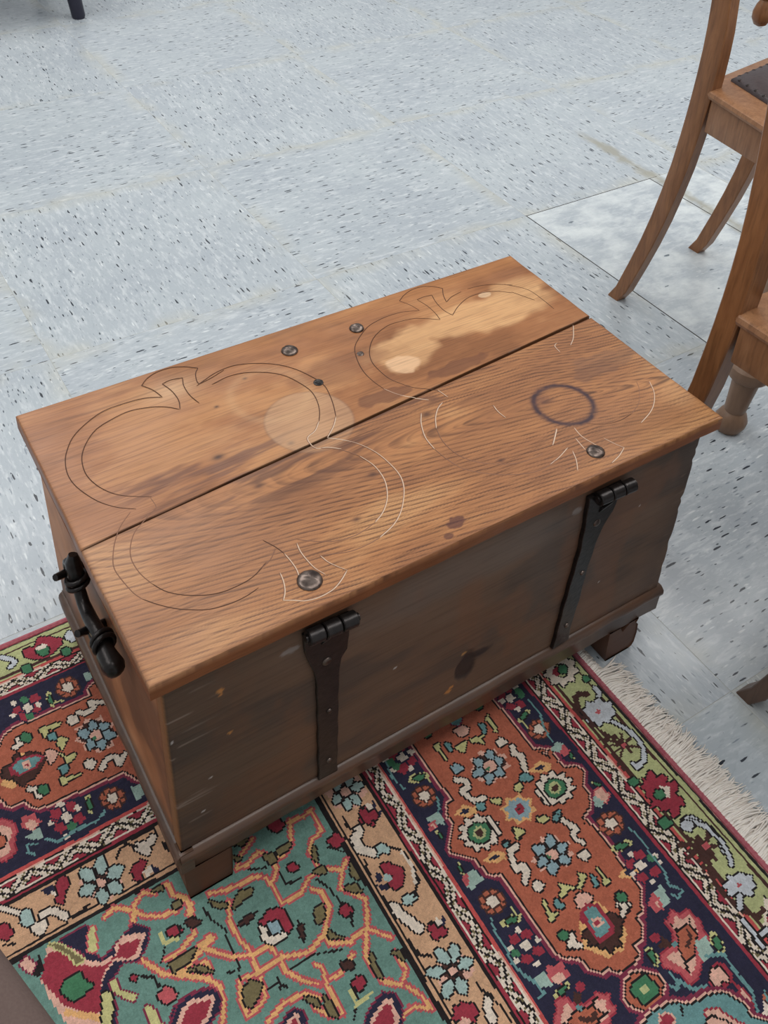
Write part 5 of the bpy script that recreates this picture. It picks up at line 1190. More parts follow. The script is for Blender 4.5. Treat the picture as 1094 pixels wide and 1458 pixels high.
def gauss(x, y, cx, cy, rx, ry): return np.exp(-(((x - cx) / rx) ** 2 + ((y - cy) / ry) ** 2))
def blot(x, y, cx, cy, rx, ry, seed, sc=40, soft=.12):
    d = np.sqrt(((x - cx) / rx) ** 2 + ((y - cy) / ry) ** 2) + (fbm(x * sc, y * sc, seed, 3) - .5) * .9
    return sst(1 + soft, 1 - soft, d)
C_ = lambda *c: np.array(lin(*c), np.float32)
def seam(x): return 0.1724 + (x / 0.7) * 0.0525
def lid_stains(x, y, c):
    # pale round mark over the seam and the purplish ring left by a mug
    r = np.hypot(x - .280, y - .227)
    c = mixc(c, C_(186, 150, 118), (sst(.052, .049, r)) * np.where(y > seam(x), .52, .30))
    c = mixc(c, C_(112, 82, 66), np.exp(-((r - .0505) / .0016) ** 2) * .30)
    r2 = np.hypot(x - .552, y - .1075); an = np.arctan2(y - .1075, x - .552)
    wv = fbm(an * 3 + 20, r2 * 90, 13, 3)
    c = mixc(c, C_(62, 40, 46), np.clip(np.exp(-((r2 - .0345 - (wv - .5) * .004) / .0037) ** 2) * (.62 + .75 * wv), 0, 1))
    c = mixc(c, C_(96, 62, 56), gauss(x, y, .535, .125, .012, .008) * .5)
    r3 = np.hypot((x - .262), (y - .29)); c = mixc(c, C_(206, 166, 122), np.exp(-((r3 - .045) / .006) ** 2) * .22)
    return c
def front_tone(X):
    x, y = X[:, 0], X[:, 1]
    big = fbm(x * 7, y * 16, 2, 4)
    c = np.empty((len(x), 3), np.float32); c[:] = C_(176, 120, 76)
    c = mixc(c, C_(196, 144, 96), sst(.45, .7, big))
    c = mixc(c, C_(154, 102, 66), sst(.5, .28, big) * .8)
    yc = .118 + np.clip(.56 - x, -.1, .6) * .135 - np.clip(x - .56, 0, .2) * .15
    warp = (fbm(x * 9, y * 26, 4, 3) - .5)
    g = np.sqrt(((x - .565) * .115) ** 2 + (y - yc) ** 2 + 1e-7) + warp * .0060 + (fbm(x * 30, y * 90, 6, 2) - .5) * .0007
    sp = .0052
    p = (g / sp) % 1.0
    dark = sst(.46, .86, p) * sst(1.0, .92, p)
    p2 = (g / sp * 2.37 + .3) % 1.0
    dark = np.maximum(dark, .55 * sst(.5, .9, p2) * sst(1.0, .92, p2))
    brk = sst(.30, .55, fbm(x * 22, y * 420, 7, 2))
    amp = (.42 + .75 * fbm(x * 5, g * 300, 8, 2)) * (.45 + .65 * brk)
    near = sst(.045, .012, np.abs(y - yc)) * sst(.56, .40, x)
    c = mixc(c, C_(78, 47, 34), np.clip(dark * amp * (.92 - .30 * near), 0, 1))
    # broad dark figure below the seam, left of the middle
    fig = fbm(x * 10 + 3, (y - seam(x)) * 70, 12, 4)
    zone = sst(-.062, -.03, y - seam(x) - .008 * np.sin(x * 20)) * sst(.08, .16, x) * sst(.52, .42, x)
    c = mixc(c, C_(98, 62, 46), zone * sst(.50, .63, fig) * .72)
    c = mixc(c, C_(112, 78, 62), blot(x, y, .645, .145, .05, .022, 17) * .45)
    c = mixc(c, C_(150, 102, 62), gauss(x, y, .64, .03, .09, .03) * .55)
    # left end: reflected sheen painted into the tone
    c = mixc(c, C_(180, 138, 112), sst(.26, .02, x) * .45 * (.6 + .6 * fbm(x * 20, y * 40, 19, 3)))
    c = mixc(c, C_(86, 46, 44), blot(x, y, .336, .022, .011, .007, 23, 120) * .75)
    c = mixc(c, C_(80, 44, 42), blot(x, y, .318, .010, .006, .004, 24, 120) * .7)
    for px, py, r in ((.298, .121, .004), (.186, .165, .004), (.402, .172, .004), (.25, .075, .003), (.43, .07, .003)):
        c = mixc(c, C_(74, 46, 40), gauss(x, y, px, py, r * 1.6, r) * .8)
    c = lid_stains(x, y, c)
    c = mixc(c, C_(130, 82, 50), sst(.006, .0, np.minimum.reduce([y, x, .7 - x])) * .5)
    c = mixc(c, C_(34, 22, 18), sst(.0016, .0, seam(x) - y) * .85)
    c = mixc(c, C_(92, 60, 42), sst(.005, .0, seam(x) - y) * .35)
    return c
def back_tone(X):
    x, y = X[:, 0], X[:, 1]
    big = fbm(x * 9, y * 20, 3, 5)
    c = np.empty((len(x), 3), np.float32); c[:] = C_(160, 105, 64)
    c = mixc(c, C_(184, 130, 84), sst(.45, .68, big))
    c = mixc(c, C_(136, 86, 50), sst(.48, .30, big) * .9)
    # sparse long grain, strongest at the left end
    g = y * 1.0 + .035 * np.sin(x * 3.2 + .4) * sst(.35, 0, x) + (fbm(x * 7, y * 22, 5, 3) - .5) * .011 - np.abs(y - .285 - .04 * x) * .25
    p = (g / .0098) % 1.0
    dark = sst(.55, .93, p) * sst(1.0, .95, p)
    am = (.25 + .75 * fbm(x * 9, g * 180, 9, 2)) * (.10 + .90 * sst(.20, .04, x)) * (.3 + .7 * sst(.3, .6, fbm(x * 14, y * 200, 16, 2)))
    c = mixc(c, C_(108, 70, 50), np.clip(dark * am * .95, 0, 1))
    c = mixc(c, C_(182, 134, 106), sst(.20, .0, x) * .5 * (.5 + .7 * fbm(x * 18, y * 45, 15, 3)))  # pinkish sheen painted over the left end
    # brown figure along the seam on the left
    dz = y - seam(x)
    fig = fbm(x * 9 + 7, dz * 80, 14, 4)
    c = mixc(c, C_(112, 74, 58), sst(.055, .03, dz - .02 * np.sin(x * 14)) * sst(.02, .09, x) * sst(.30, .22, x) * sst(.48, .62, fig) * .75)
    c = mixc(c, C_(206, 170, 134), gauss(x, y, .17, .352, .035, .02) * .55)
    # scrubbed pale patches on the right half
    pale = np.clip(blot(x, y, .575, .300, .105, .030, 27, 26, .25) + blot(x, y, .44, .282, .045, .030, 28, 40, .25) * .8 + blot(x, y, .655, .325, .04, .022, 30, 30, .3) * .7, 0, 1)
    c = mixc(c, C_(218, 170, 120), pale * (.62 + .3 * fbm(x * 45, y * 90, 33, 2)))
    c = mixc(c, C_(228, 186, 146), blot(x, y, .432, .262, .022, .016, 34, 40) * .7)
    c = mixc(c, C_(236, 202, 164), blot(x, y, .607, .333, .010, .006, 35, 60) * .6)
    # darker spill marks by the seam and round the nails
    c = mixc(c, C_(104, 62, 42), np.clip(blot(x, y, .485, .226, .048, .010, 36, 60) + blot(x, y, .375, .222, .035, .011, 37, 60), 0, 1) * .62)
    c = mixc(c, C_(132, 84, 54), blot(x, y, .36, .290, .055, .024, 38, 34, .3) * .55)
    c = mixc(c, C_(172, 116, 66), sst(.36, .385, y) * .45 * sst(.12, .25, x))
    c = mixc(c, C_(150, 100, 66), blot(x, y, .66, .355, .04, .012, 39, 40, .3) * .5)
    for px, py, r in ((.167, .224, .0045), (.25, .33, .002), (.20, .30, .002), (.245, .205, .003)):
        c = mixc(c, C_(62, 40, 36), gauss(x, y, px, py, r * 1.5, r) * .9)
    c = lid_stains(x, y, c)
    c = mixc(c, C_(34, 22, 18), sst(.0016, .0, y - seam(x) - .0004 - .0024 * x / .7) * .85)
    c = mixc(c, C_(140, 90, 52), sst(.006, .0, np.minimum.reduce([.395 - y, x, .7 - x])) * .5)
    return c
def lid_wave(X): return 0.0006 * (fbm(X[..., 0] * 10, X[..., 1] * 14, 50, 2) - .5)
def lid_edge(U, V, X):
    w = (fbm(X[..., 0] * 30, X[..., 1] * 30, 51, 2) - .5) * .0013
    e = np.zeros(X.shape)
    e[..., 1] = w * ((V < .002) * 1.0 - (V > .998)); e[..., 0] = w * ((U < .002) * 1.0 - (U > .998))
    return e
front_board = grid_board('lid_board', [(0, 0, ZT), (.7, 0, ZT), (.7, .2245, ZT), (0, .1719, ZT)], 600, 270, LT, (0, 0, 1), front_tone, MAT_LID, .0013, lid_wave, lid_edge)
# the seam gapes towards the right
back_board = grid_board('lid_board', [(0, .1726, ZT + .0006), (.7, .2276, ZT + .0006), (.7, .3949, ZT + .0006), (0, .3949, ZT)], 600, 220, LT, (0, 0, 1), back_tone, MAT_LID, .0013, lid_wave, lid_edge)

# scribed outline on the lid
LIDL = """
0 1532 3452 1341 3534 1093 3558 853 3542 623 3436 438 3297 313 3119 247 2968 210 2779 222 2593 285 2395 370 2224 493 2076 644 1963
0 1616 3160 1511 3264 1360 3348 1126 3404 898 3369 696 3294 544 3153 438 2993 388 2834 375 2659 413 2485 488 2329 591 2208 734 2109 842 2048
0 1532 3452 1486 3618 1402 3761 1503 3850 1639 3905 1815 3907 1966 3846 2098 3743 2030 3654 1988 3514 1994 3462 2144 3492 2353 3558
0 1623 3155 1671 3312 1666 3502 1621 3671 1726 3693 1868 3663 1822 3510 1818 3323 1855 3147
2 826 2049 824 1880 726 1840 650 1812
2 583 1956 442 1837 341 1711 258 1558 196 1377 206 1203 247 994 294 886
0 294 886 393 760 509 643 624 561 770 482 953 445 1125 446 1266 476
2 811 1874 681 1793 530 1694 428 1549 373 1383 381 1186 433 1010
0 433 1010 501 878 595 777 712 695 838 632 977 597 1166 596 1310 628 1465 710
0 1950 3443 2095 3507 2259 3564 2468 3581 2648 3532 2844 3430 3003 3295 3122 3127 3197 2959 3244 2818 3251 2685 3215 2514 3165 2356 3095 2183
1 3095 2183 2994 2061 2840 1931
0 2117 3382 2334 3423 2523 3400 2689 3325 2826 3232 2942 3101 3024 2908 3067 2724 3048 2545 2984 2365 2890 2209
1 2890 2209 2777 2096 2643 2029 2644 1859 2767 1803 2886 1708
1 2841 1931 2974 1822 3098 1667 3189 1463 3224 1238 3221 1053 3170 901 3073 754 2940 608 2788 504 2575 428
2 2575 428 2423 413 2252 421 2105 466 1964 520
2 2628 1863 2774 1780 2901 1667 3003 1512
1 3003 1512 3059 1318 3053 1123 3003 970 2912 821 2783 698 2643 622
2 2643 622 2514 590 2380 575 2215 596 2076 657 1950 741 1855 818
0 1563 971 1629 836 1667 717
1 1667 717 1677 588 1675 481 1648 370
1 1832 772 1813 663 1817 537 1836 410 1884 297
1 1956 522 1978 422 2027 329 2088 240
1 2088 240 1991 172 1881 117 1782 99 1674 101 1562 132 1483 185 1401 232 1460 313 1503 426 1522 534
2 1620 819 1513 719 1363 661
0 5094 3449 4880 3527 4674 3542 4498 3523 4297 3462 4060 3297 3928 3154 3835 2926 3792 2712 3797 2511 3832 2329
1 3832 2329 3922 2167 4048 2033 4185 1915
0 5206 3153 5079 3250 4921 3337 4750 3365 4565 3371 4357 3299 4195 3186 4054 3013 3982 2844 3968 2681 3988 2470 4061 2314 4149 2184 4277 2081 4380 2007
1 4380 2007 4410 1846
0 5094 3449 5055 3610 4983 3758 5112 3843 5274 3900 5444 3892 5573 3822 5658 3725 5575 3590 5518 3438 5654 3506 5833 3541
0 5205 3669 5327 3684 5439 3665 5390 3487 5378 3293 5415 3155 5590 3277 5815 3377 6027 3386 6245 3330 6425 3190
0 5205 3669 5242 3487 5242 3309 5215 3148
0 5946 3555 6139 3535 6348 3464 6550 3333
0 6465 3401 6661 3148 6689 2846 6681 2619
0 6433 3205 6584 2904
1 6670 2220 6490 2016 6349 1908
1 4302 1801 4193 1738 4078 1620 3981 1466
2 3981 1466 3925 1267 3929 1067 3983 913 4079 790 4195 697 4341 614 4473 567 4634 552 4787 554
1 3980 1766 3877 1614 3790 1400 3773 1197
2 3773 1197 3800 1002 3855 822 3950 702 4073 592 4210 501 4376 420 4551 374 4729 381 4904 433 5076 503
1 5171 797 4950 603
1 4787 1467 4768 1354 4779 1226
1 6233 2032 6165 1997 6141 1866
0 5530 686 5696 584 5894 542 6104 561
2 6104 561 6313 662 6500 846 6574 970
1 6715 891 6617 716 6473 572 6314 474 6084 390
1 5355 710 5335 545 5384 346
1 5250 565 5221 367
1 5168 786 4964 611
1 5074 493 4895 426 4727 384
1 5086 429 5025 297 4928 162
1 5531 406 5583 262 5623 182 5492 116 5333 68
"""
Ns = NT('scribe_dark', 0.8, 0.2); MAT_SCRIBE = Ns.base(lin4((88, 62, 50)))
Ns = NT('scribe_glint', 0.35, 0.5); MAT_SCRIBE_GLINT = Ns.base(lin4((214, 186, 160)))
Ns = NT('scribe_faint', 0.6, 0.3); MAT_SCRIBE_F = Ns.base(lin4((134, 96, 76)))
def smooth_line(P, step=.003):
    P = [Vector((a, b, 0)) for a, b in P]; out = []
    for i in range(len(P) - 1):
        p0, p1, p2, p3 = P[max(i - 1, 0)], P[i], P[i + 1], P[min(i + 2, len(P) - 1)]
        n = max(2, int((p2 - p1).length / step))
        # keep sharp corners sharp
        a = (p1 - p0); b = (p2 - p1); c = (p3 - p2)
        m1 = (p2 - p0) / 2 if a.length > 0 and a.normalized().dot(b.normalized()) > .35 else b
        m2 = (p3 - p1) / 2 if c.length > 0 and c.normalized().dot(b.normalized()) > .35 else b
        L = b.length
        if m1.length > 0: m1 = m1.normalized() * min(m1.length, L * 1.2)
        if m2.length > 0: m2 = m2.normalized() * min(m2.length, L * 1.2)
        for k in range(n):
            t = k / n; t2 = t * t; t3 = t2 * t
            out.append((2 * t3 - 3 * t2 + 1) * p1 + (t3 - 2 * t2 + t) * m1 + (-2 * t3 + 3 * t2) * p2 + (t3 - t2) * m2)
    out.append(P[-1]); return out
def ribbon(bm, L, w, z):
    vs = []
    for i, p in enumerate(L):
        t = (L[min(i + 1, len(L) - 1)] - L[max(i - 1, 0)])
        if t.length < 1e-9: continue
        t.normalize(); n = Vector((-t.y, t.x, 0)); ww = w * (1 if 0 < i < len(L) - 1 else .3)
        zz = ZT + z + (.0006 if p.y > seam(p.x) else 0)
        vs.append([bm.verts.new((p.x + n.x * s * ww, p.y + n.y * s * ww, zz - abs(s) * .0004)) for s in (-1, 0, 1)])
    for r0, r1 in zip(vs, vs[1:]):
        for k in range(2): bm.faces.new((r0[k], r0[k + 1], r1[k + 1], r1[k]))
def scribe(L, w, z, nm, mt):
    bm = bmesh.new(); ribbon(bm, L, w, z)
    link(nm, bm_mesh(nm, bm, 180), mt, chest, -CO)
for ln in LIDL.strip().split('\n'):
    v = [int(t) for t in ln.split()]
    L = smooth_line([(a / 1e4, b / 1e4) for a, b in zip(v[1::2], v[2::2])])
    if v[0] == 0: scribe(L, .00050, .00048, 'scribed_line', MAT_SCRIBE)
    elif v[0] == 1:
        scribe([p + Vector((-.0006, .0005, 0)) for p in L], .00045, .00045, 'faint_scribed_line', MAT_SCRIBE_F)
        scribe(L, .00052, .00052, 'glint_scribed_line', MAT_SCRIBE_GLINT)  # pale ribbon: glint of the groove wall painted as colour
    else: scribe(L, .0005, .00046, 'faint_scribed_line', MAT_SCRIBE_F)

# iron: hinges, nails, handle
Ni = NT('black_iron', 0.30, 0.6)
ni = Ni.noise(Ni.coord('Object'), 160, 3); Ni.b.inputs['Metallic'].default_value = 0.6
Ni.bump(ni, 0.35, 0.001)
MAT_IRON = Ni.base(Ni.mix(ni, lin4((24, 22, 23)), lin4((58, 52, 50))))
Ni = NT('worn_steel', 0.3, 0.6); ni = Ni.noise(Ni.coord('Object'), 110, 3); Ni.b.inputs['Metallic'].default_value = 0.85
Ni.bump(ni, 0.08, 0.001)
MAT_STEEL = Ni.base(Ni.mix(Ni.ramp(ni, [(.35, BLACK), (.6, WHITE)]), lin4((70, 58, 54)), lin4((122, 108, 100))))

def nail(board, x, y, r, h=None, mat=MAT_STEEL, name='nail'):
    h = h or r * .42; bm = bmesh.new()
    z = ZT + (.0006 if y > seam(x) else 0) - .0008
    prof = [(r, 0), (r, .0008)] + [(r * math.cos(a), .0008 + h * math.sin(a)) for a in (math.radians(d) for d in (15, 32, 50, 68, 82))]
    add_lathe(bm, prof, (x, y, z), 20)
    for v in bm.verts:
        v.co.z += .0004 * math.sin(v.co.x * 900 + v.co.y * 700) * (1 if v.co.z > z + .001 else 0)
    return link(name, bm_mesh(name, bm, 60), mat, board, -CO)
nail(front_board, .530, .029, .0105); nail(front_board, .172, .031, .0125, .0042)
nail(back_board, .417, .351, .0095); nail(back_board, .321, .351, .0105)
nail(back_board, .394, .304, .0045, .0012, MAT_STEEL, 'small_nail'); nail(back_board, .322, .281, .0060, .0009, MAT_IRON, 'small_nail')

# carcase
BX0, BX1, BYF, BYB, BZ0, BZ1 = .0122, .6816, .007, .385, .1076, ZT - LT + .0005
def panel_tone(X):
    x, z = X[:, 0], X[:, 2]
    n = fbm(x * 6, z * 22, 61, 5); n2 = fbm(x * 14, z * 9, 63, 4)
    c = np.empty((len(x), 3), np.float32); c[:] = C_(104, 80, 64)
    c = mixc(c, C_(112, 88, 72), sst(.5, .72, n) * .7)
    c = mixc(c, C_(80, 66, 58), sst(.5, .3, n) * .8)
    c = mixc(c, C_(120, 80, 56), sst(.56, .72, n2) * .4)
    c = mixc(c, C_(104, 98, 94), blot(x, z, .34, .335, .16, .03, 64, 14, .4) * .35)
    c = mixc(c, C_(62, 50, 44), sst(.16, .04, x) * .35)
    c = mixc(c, C_(46, 38, 36), sst(.62, .675, x) * .55 * fbm(x * 40, z * 30, 66, 2))
    st = blot(x, z, .362, .163, .014, .026, 67, 50, .2)
    st = np.maximum(st, blot(x, z, .380, .178, .016, .006, 68, 70, .3))
    c = mixc(c, C_(38, 32, 33), st * .85)
    c = mixc(c, C_(190, 140, 84), blot(x, z, .357, .190, .004, .0025, 69, 90) * .8)
    for px, pz, r in ((.066, .338, .0032), (.0665, .331, .0018), (.073, .267, .0026), (.341, .133, .004), (.345, .138, .003)):
        c = mixc(c, C_(196, 132, 72), blot(x, z, px, pz, r, r, 70, 200) * .85)
    for px, pz in ((.016, .296), (.263, .232), (.04, .16), (.05, .21), (.60, .30), (.56, .19)):
        c = mixc(c, C_(206, 200, 196), blot(x, z, px, pz, .0015, .0012, 71, 200) * .8)
    # scratches at the left end and chips at the right
    sc = fbm(x * 14, z * 260, 72, 2)
    c = mixc(c, C_(146, 128, 116), sst(.74, .80, sc) * sst(.075, .02, x) * .7)
    sc2 = fbm(x * 60, z * 200, 73, 2)
    c = mixc(c, C_(128, 104, 88), sst(.70, .78, sc2) * sst(.655, .678, x) * .6)
    c = mixc(c, C_(150, 100, 60), sst(.0016, .0, x - BX0) * .9)
    # rubbed marks beside the hinges
    c = mixc(c, C_(150, 142, 138), blot(x, z, .139, .345, .009, .004, 74, 60) * .6)
    c = mixc(c, C_(150, 142, 138), blot(x, z, .494, .345, .007, .005, 75, 60) * .5)
    return c
def panel_edge(U, V, X):
    e = np.zeros(X.shape); z = X[..., 2]
    ch = .0012 * (fbm(z * 60, z * 0 + 3, 80, 3) - .5)
    for zc, dp, w in ((.353, .0045, .004), (.336, .0055, .005), (.272, .007, .0045), (.2545, .0055, .006), (.196, .0065, .010), (.15, .003, .008)):
        ch = ch - .5 * dp * np.exp(-((z - zc) / w) ** 2)
    e[..., 0] = ch * sst(.985, 1.0, U); return e
def panel_relief(X):
    x, z = X[..., 0], X[..., 2]
    return -.0022 * blot(x, z, .362, .163, .013, .024, 67, 50, .3) - .001 * gauss(x, z, .139, .345, .01, .006) + .0006 * (fbm(x * 7, z * 20, 61, 3) - .5)
grid_board('hinge_side_panel', [(BX0, BYF, BZ0), (BX1, BYF, BZ0), (BX1, BYF, BZ1), (BX0, BYF, BZ1)], 330, 130, .016, (0, -1, 0), panel_tone, MAT_FRONT, .002, panel_relief, panel_edge)
def side_tone(X):
    y, z = X[:, 1], X[:, 2]
    n = fbm(y * 9, z * 9, 83, 4)
    c = np.empty((len(y), 3), np.float32); c[:] = C_(166, 110, 74)
    c = mixc(c, C_(190, 134, 96), sst(.48, .7, n)); c = mixc(c, C_(108, 72, 52), sst(.5, .32, n) * .8)
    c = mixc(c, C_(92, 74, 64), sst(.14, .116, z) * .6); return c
grid_board('end_panel', [(BX0, BYF + .016, BZ0), (BX0, BYB, BZ0), (BX0, BYB, BZ1), (BX0, BYF + .016, BZ1)], 120, 90, .015, (-1, 0, 0), side_tone, MAT_SIDE, .0012)
grid_board('end_panel', [(BX1 - .001, BYF + .016, BZ0), (BX1 - .001, BYB, BZ0), (BX1 - .001, BYB, BZ1), (BX1 - .001, BYF + .016, BZ1)], 60, 50, .015, (1, 0, 0), side_tone, MAT_SIDE, .0012)
grid_board('lock_side_panel', [(BX0 + .015, BYB, BZ0), (BX1 - .016, BYB, BZ0), (BX1 - .016, BYB, BZ1), (BX0 + .015, BYB, BZ1)], 120, 60, .015, (0, 1, 0), panel_tone, MAT_FRONT, .0012)

# plinth: rails with a rounded bead, then block feet
Nw = NT('plinth_oak', 0.33, 0.5)
wv = Nw.coord('Object', (9, 60, 160)); w1 = Nw.noise(wv, 1, 4, 0.6, .3); w2 = Nw.noise(Nw.coord('Object'), 22, 3)
Nw.bump(w1, .3, .001)
MAT_PLINTH = Nw.base(Nw.mix(Nw.ramp(w2, [(.35, BLACK), (.65, WHITE)]), Nw.mix(w1, lin4((58, 44, 38)), lin4((104, 80, 66))), Nw.mix(w1, lin4((70, 50, 40)), lin4((118, 86, 66)))))
Nw = NT('foot_oak', 0.5, 0.35)
w1 = Nw.noise(Nw.coord('Object', (14, 60, 90)), 1, 4, 0.6, .4); Nw.bump(w1, .3, .001)
MAT_FOOT = Nw.base(Nw.mix(Nw.noise(Nw.coord('Object'), 30, 3), Nw.mix(w1, lin4((72, 48, 38)), lin4((112, 78, 58))), lin4((92, 62, 48))))
def rail(name, p0, p1, out, zlo0, zlo1, bead=.0022):
    """rail from p0 to p1 (xy) with outward direction; rounded bead on top"""
    bm = bmesh.new(); p0 = Vector((*p0, 0)); p1 = Vector((*p1, 0)); o = Vector((*out, 0))
    secs = []
    for i in range(41):
        t = i / 40; p = p0.lerp(p1, t); zl = zlo0 + (zlo1 - zlo0) * t
        w = .0016 * (vn(np.array([t * 23.0]), np.array([p0.x * 9]), 90)[0] - .5)
        prof = [(-.012, zl), (.0010 + w, zl), (.0024 + w, zl + .002), (.0028 + w, .0900), (.0040 + w, .0925), (.0040 + bead + w, .0950), (.0048 + bead + w, .0990), (.0038 + bead + w, .1040), (.0030, .1068), (.0004, .1082), (-.012, .1082)]
        secs.append([p + o * a + Vector((0, 0, z)) for a, z in prof])
    add_sweep_prism(bm, secs)
    return link(name, bm_mesh(name, bm, 50), MAT_PLINTH, chest, -CO)
rail('plinth_rail', (BX0 - .0025, BYF), (BX1 + .0055, BYF), (0, -1), .0725, .0615)
rail('plinth_rail', (BX0, BYB), (BX0, BYF - .0035), (-1, 0), .070, .0725)
rail('plinth_rail', (BX1, BYF + .006), (BX1, BYB), (1, 0), .0615, .066, .0046)
rail('plinth_rail', (BX1, BYB), (BX0, BYB), (0, 1), .066, .070)
bm = bmesh.new(); add_box(bm, BX0 + .003, BX1 - .003, BYF + .003, BYB - .003, .080, .0885)
link('bottom_board', bm_mesh('bottom_board', bm, 0), MAT_FOOT, chest, -CO)

def foot(prof, y0, y1, taper=.004):
    bm = bmesh.new(); n = len(prof); secs = []
    for y, k in ((y0 + .0015, .985), (y0, 1.0), ((y0 + y1) / 2, 1.0), (y1, .99)):
        cx_ = sum(p[0] for p in prof) / n
        secs.append([Vector((cx_ + (p[0] - cx_) * k, y + taper * (.06 - p[1]) / .06 * (1 if y < .1 else -1) * .5, p[1])) for p in prof])
    add_sweep_prism(bm, secs)
    o = link('foot', bm_mesh('foot', bm, 35), MAT_FOOT, chest, -CO); return o
foot([(.0160, .0128), (.0650, .0128), (.0655, .018), (.0660, .055), (.0655, .0735), (.0118, .0735), (.0130, .035)], .004, .085)
foot([(.6120, .0004), (.6540, .0004), (.6590, .003), (.6615, .010), (.6612, .030), (.6580, .050), (.6530, .0560), (.6560, .0640), (.6400, .0640), (.6300, .0520), (.6240, .0640), (.6040, .0640), (.6070, .030)], .004, .085)
foot([(.6120, .0004), (.6540, .0004), (.6612, .010), (.6612, .050), (.6560, .0690), (.6040, .0690), (.6070, .030)], .300, .388)
foot([(.0160, .0128), (.0650, .0128), (.0660, .055), (.0655, .0715), (.0118, .0715), (.0130, .035)], .300, .388)

# strap hinges
def strap(Lp, Rp, rivets, kn, wedge, gap):
    bm = bmesh.new()
    n = 26
    zs = np.linspace(.3640, Lp[-1][1], n)
    la = np.interp(-zs, [-p[1] for p in Lp], [p[0] for p in Lp]); ra = np.interp(-zs, [-p[1] for p in Rp], [p[0] for p in Rp])
    secs = []
    for z, xl, xr, i in zip(zs, la, ra, range(n)):
        j = .0005 * math.sin(i * 1.7) ; zr = z + (Rp[-1][1] - Lp[-1][1]) * i / (n - 1)
        y1 = .0066; y0 = y1 - .0034 - gap * (1 - i / (n - 1) * .3)
        secs.append([Vector((xl + j, y1, z)), Vector((xl + j, y0 + .0006, z)), Vector((xl + j + .0008, y0, z)), Vector((xr - j - .0008, y0, zr)), Vector((xr - j, y0 + .0006, zr)), Vector((xr - j, y1, zr))])
    add_sweep_prism(bm, secs)
    h = link('strap_hinge', bm_mesh('strap_hinge', bm, 30), MAT_IRON, chest, -CO)
    x0, x1, z0, z1 = kn
    m = 3
    for k in range(m):
        a, b = (k + .04) / m, (k + .96) / m; bm = bmesh.new()
        A = Vector((x0 + (x1 - x0) * a, -.0035, z0 + (z1 - z0) * a)); B = Vector((x0 + (x1 - x0) * b, -.0035, z0 + (z1 - z0) * b)); d = (B - A)
        add_tube(bm, [A, A + d * .06, A + d * .94, B], [.0072, .0082, .0082, .0072], 16)
        link('hinge_knuckle', bm_mesh('hinge_knuckle', bm, 35), MAT_IRON, h)
    bm = bmesh.new(); add_tube(bm, [(x0 - .0015, -.0035, z0), (x1 + .002, -.0035, z1)], .0042, 12)
    link('hinge_pin', bm_mesh('hinge_pin', bm, 35), MAT_IRON, h)
    for i, (x, z) in enumerate(rivets):
        r = .0052 if i == 0 else .0034; bm = bmesh.new()
        mt = Matrix.Rotation(math.pi / 2, 3, 'X')
        prof = [(r, 0), (r, .0008), (r * .85, .0017), (r * .5, .0023), (r * .1, .0024)]
        add_lathe(bm, prof, (x, .0066 - .0034 - gap * .8 + .0003, z), 14, mt)
        link('rivet', bm_mesh('rivet', bm, 50), MAT_STEEL, h)
    bm = bmesh.new(); wx, wz = wedge; yy = .0066 - .0034 - gap
    add_hexa(bm, [(wx - .009, yy - .0012, wz - .004), (wx + .008, yy - .0012, wz + .001), (wx + .008, yy + .002, wz + .001), (wx - .009, yy + .002, wz - .004),
                  (wx - .006, yy - .0035, wz + .003), (wx + .009, yy - .0035, wz + .007), (wx + .009, yy + .002, wz + .008), (wx - .006, yy + .002, wz + .004)], .0008)
    link('hinge_tongue', bm_mesh('hinge_tongue', bm, 30), MAT_IRON, h)
strap([(.1490, .372), (.1518, .341), (.1562, .3175), (.1638, .2974), (.1661, .268), (.1676, .208), (.1699, .107)],
      [(.2011, .372), (.2006, .347), (.2001, .3123), (.1919, .301), (.1910, .258), (.1920, .188), (.1930, .1055)],
      [(.1761, .3084), (.1803, .2245), (.1819, .1352)], (.1500, .2040, .3675, .3635), (.178, .343), .0002)
strap([(.5030, .372), (.5063, .3187), (.5073, .28), (.5003, .1826), (.4973, .1095)],
      [(.5555, .372), (.5478, .3218), (.5373, .3063), (.5324, .2833), (.5267, .2335), (.5256, .1786), (.5218, .1448), (.5223, .112)],
      [(.5243, .3164), (.5192, .2357), (.5123, .1456)], (.5110, .5660, .3640, .3605), (.532, .338), .0022)

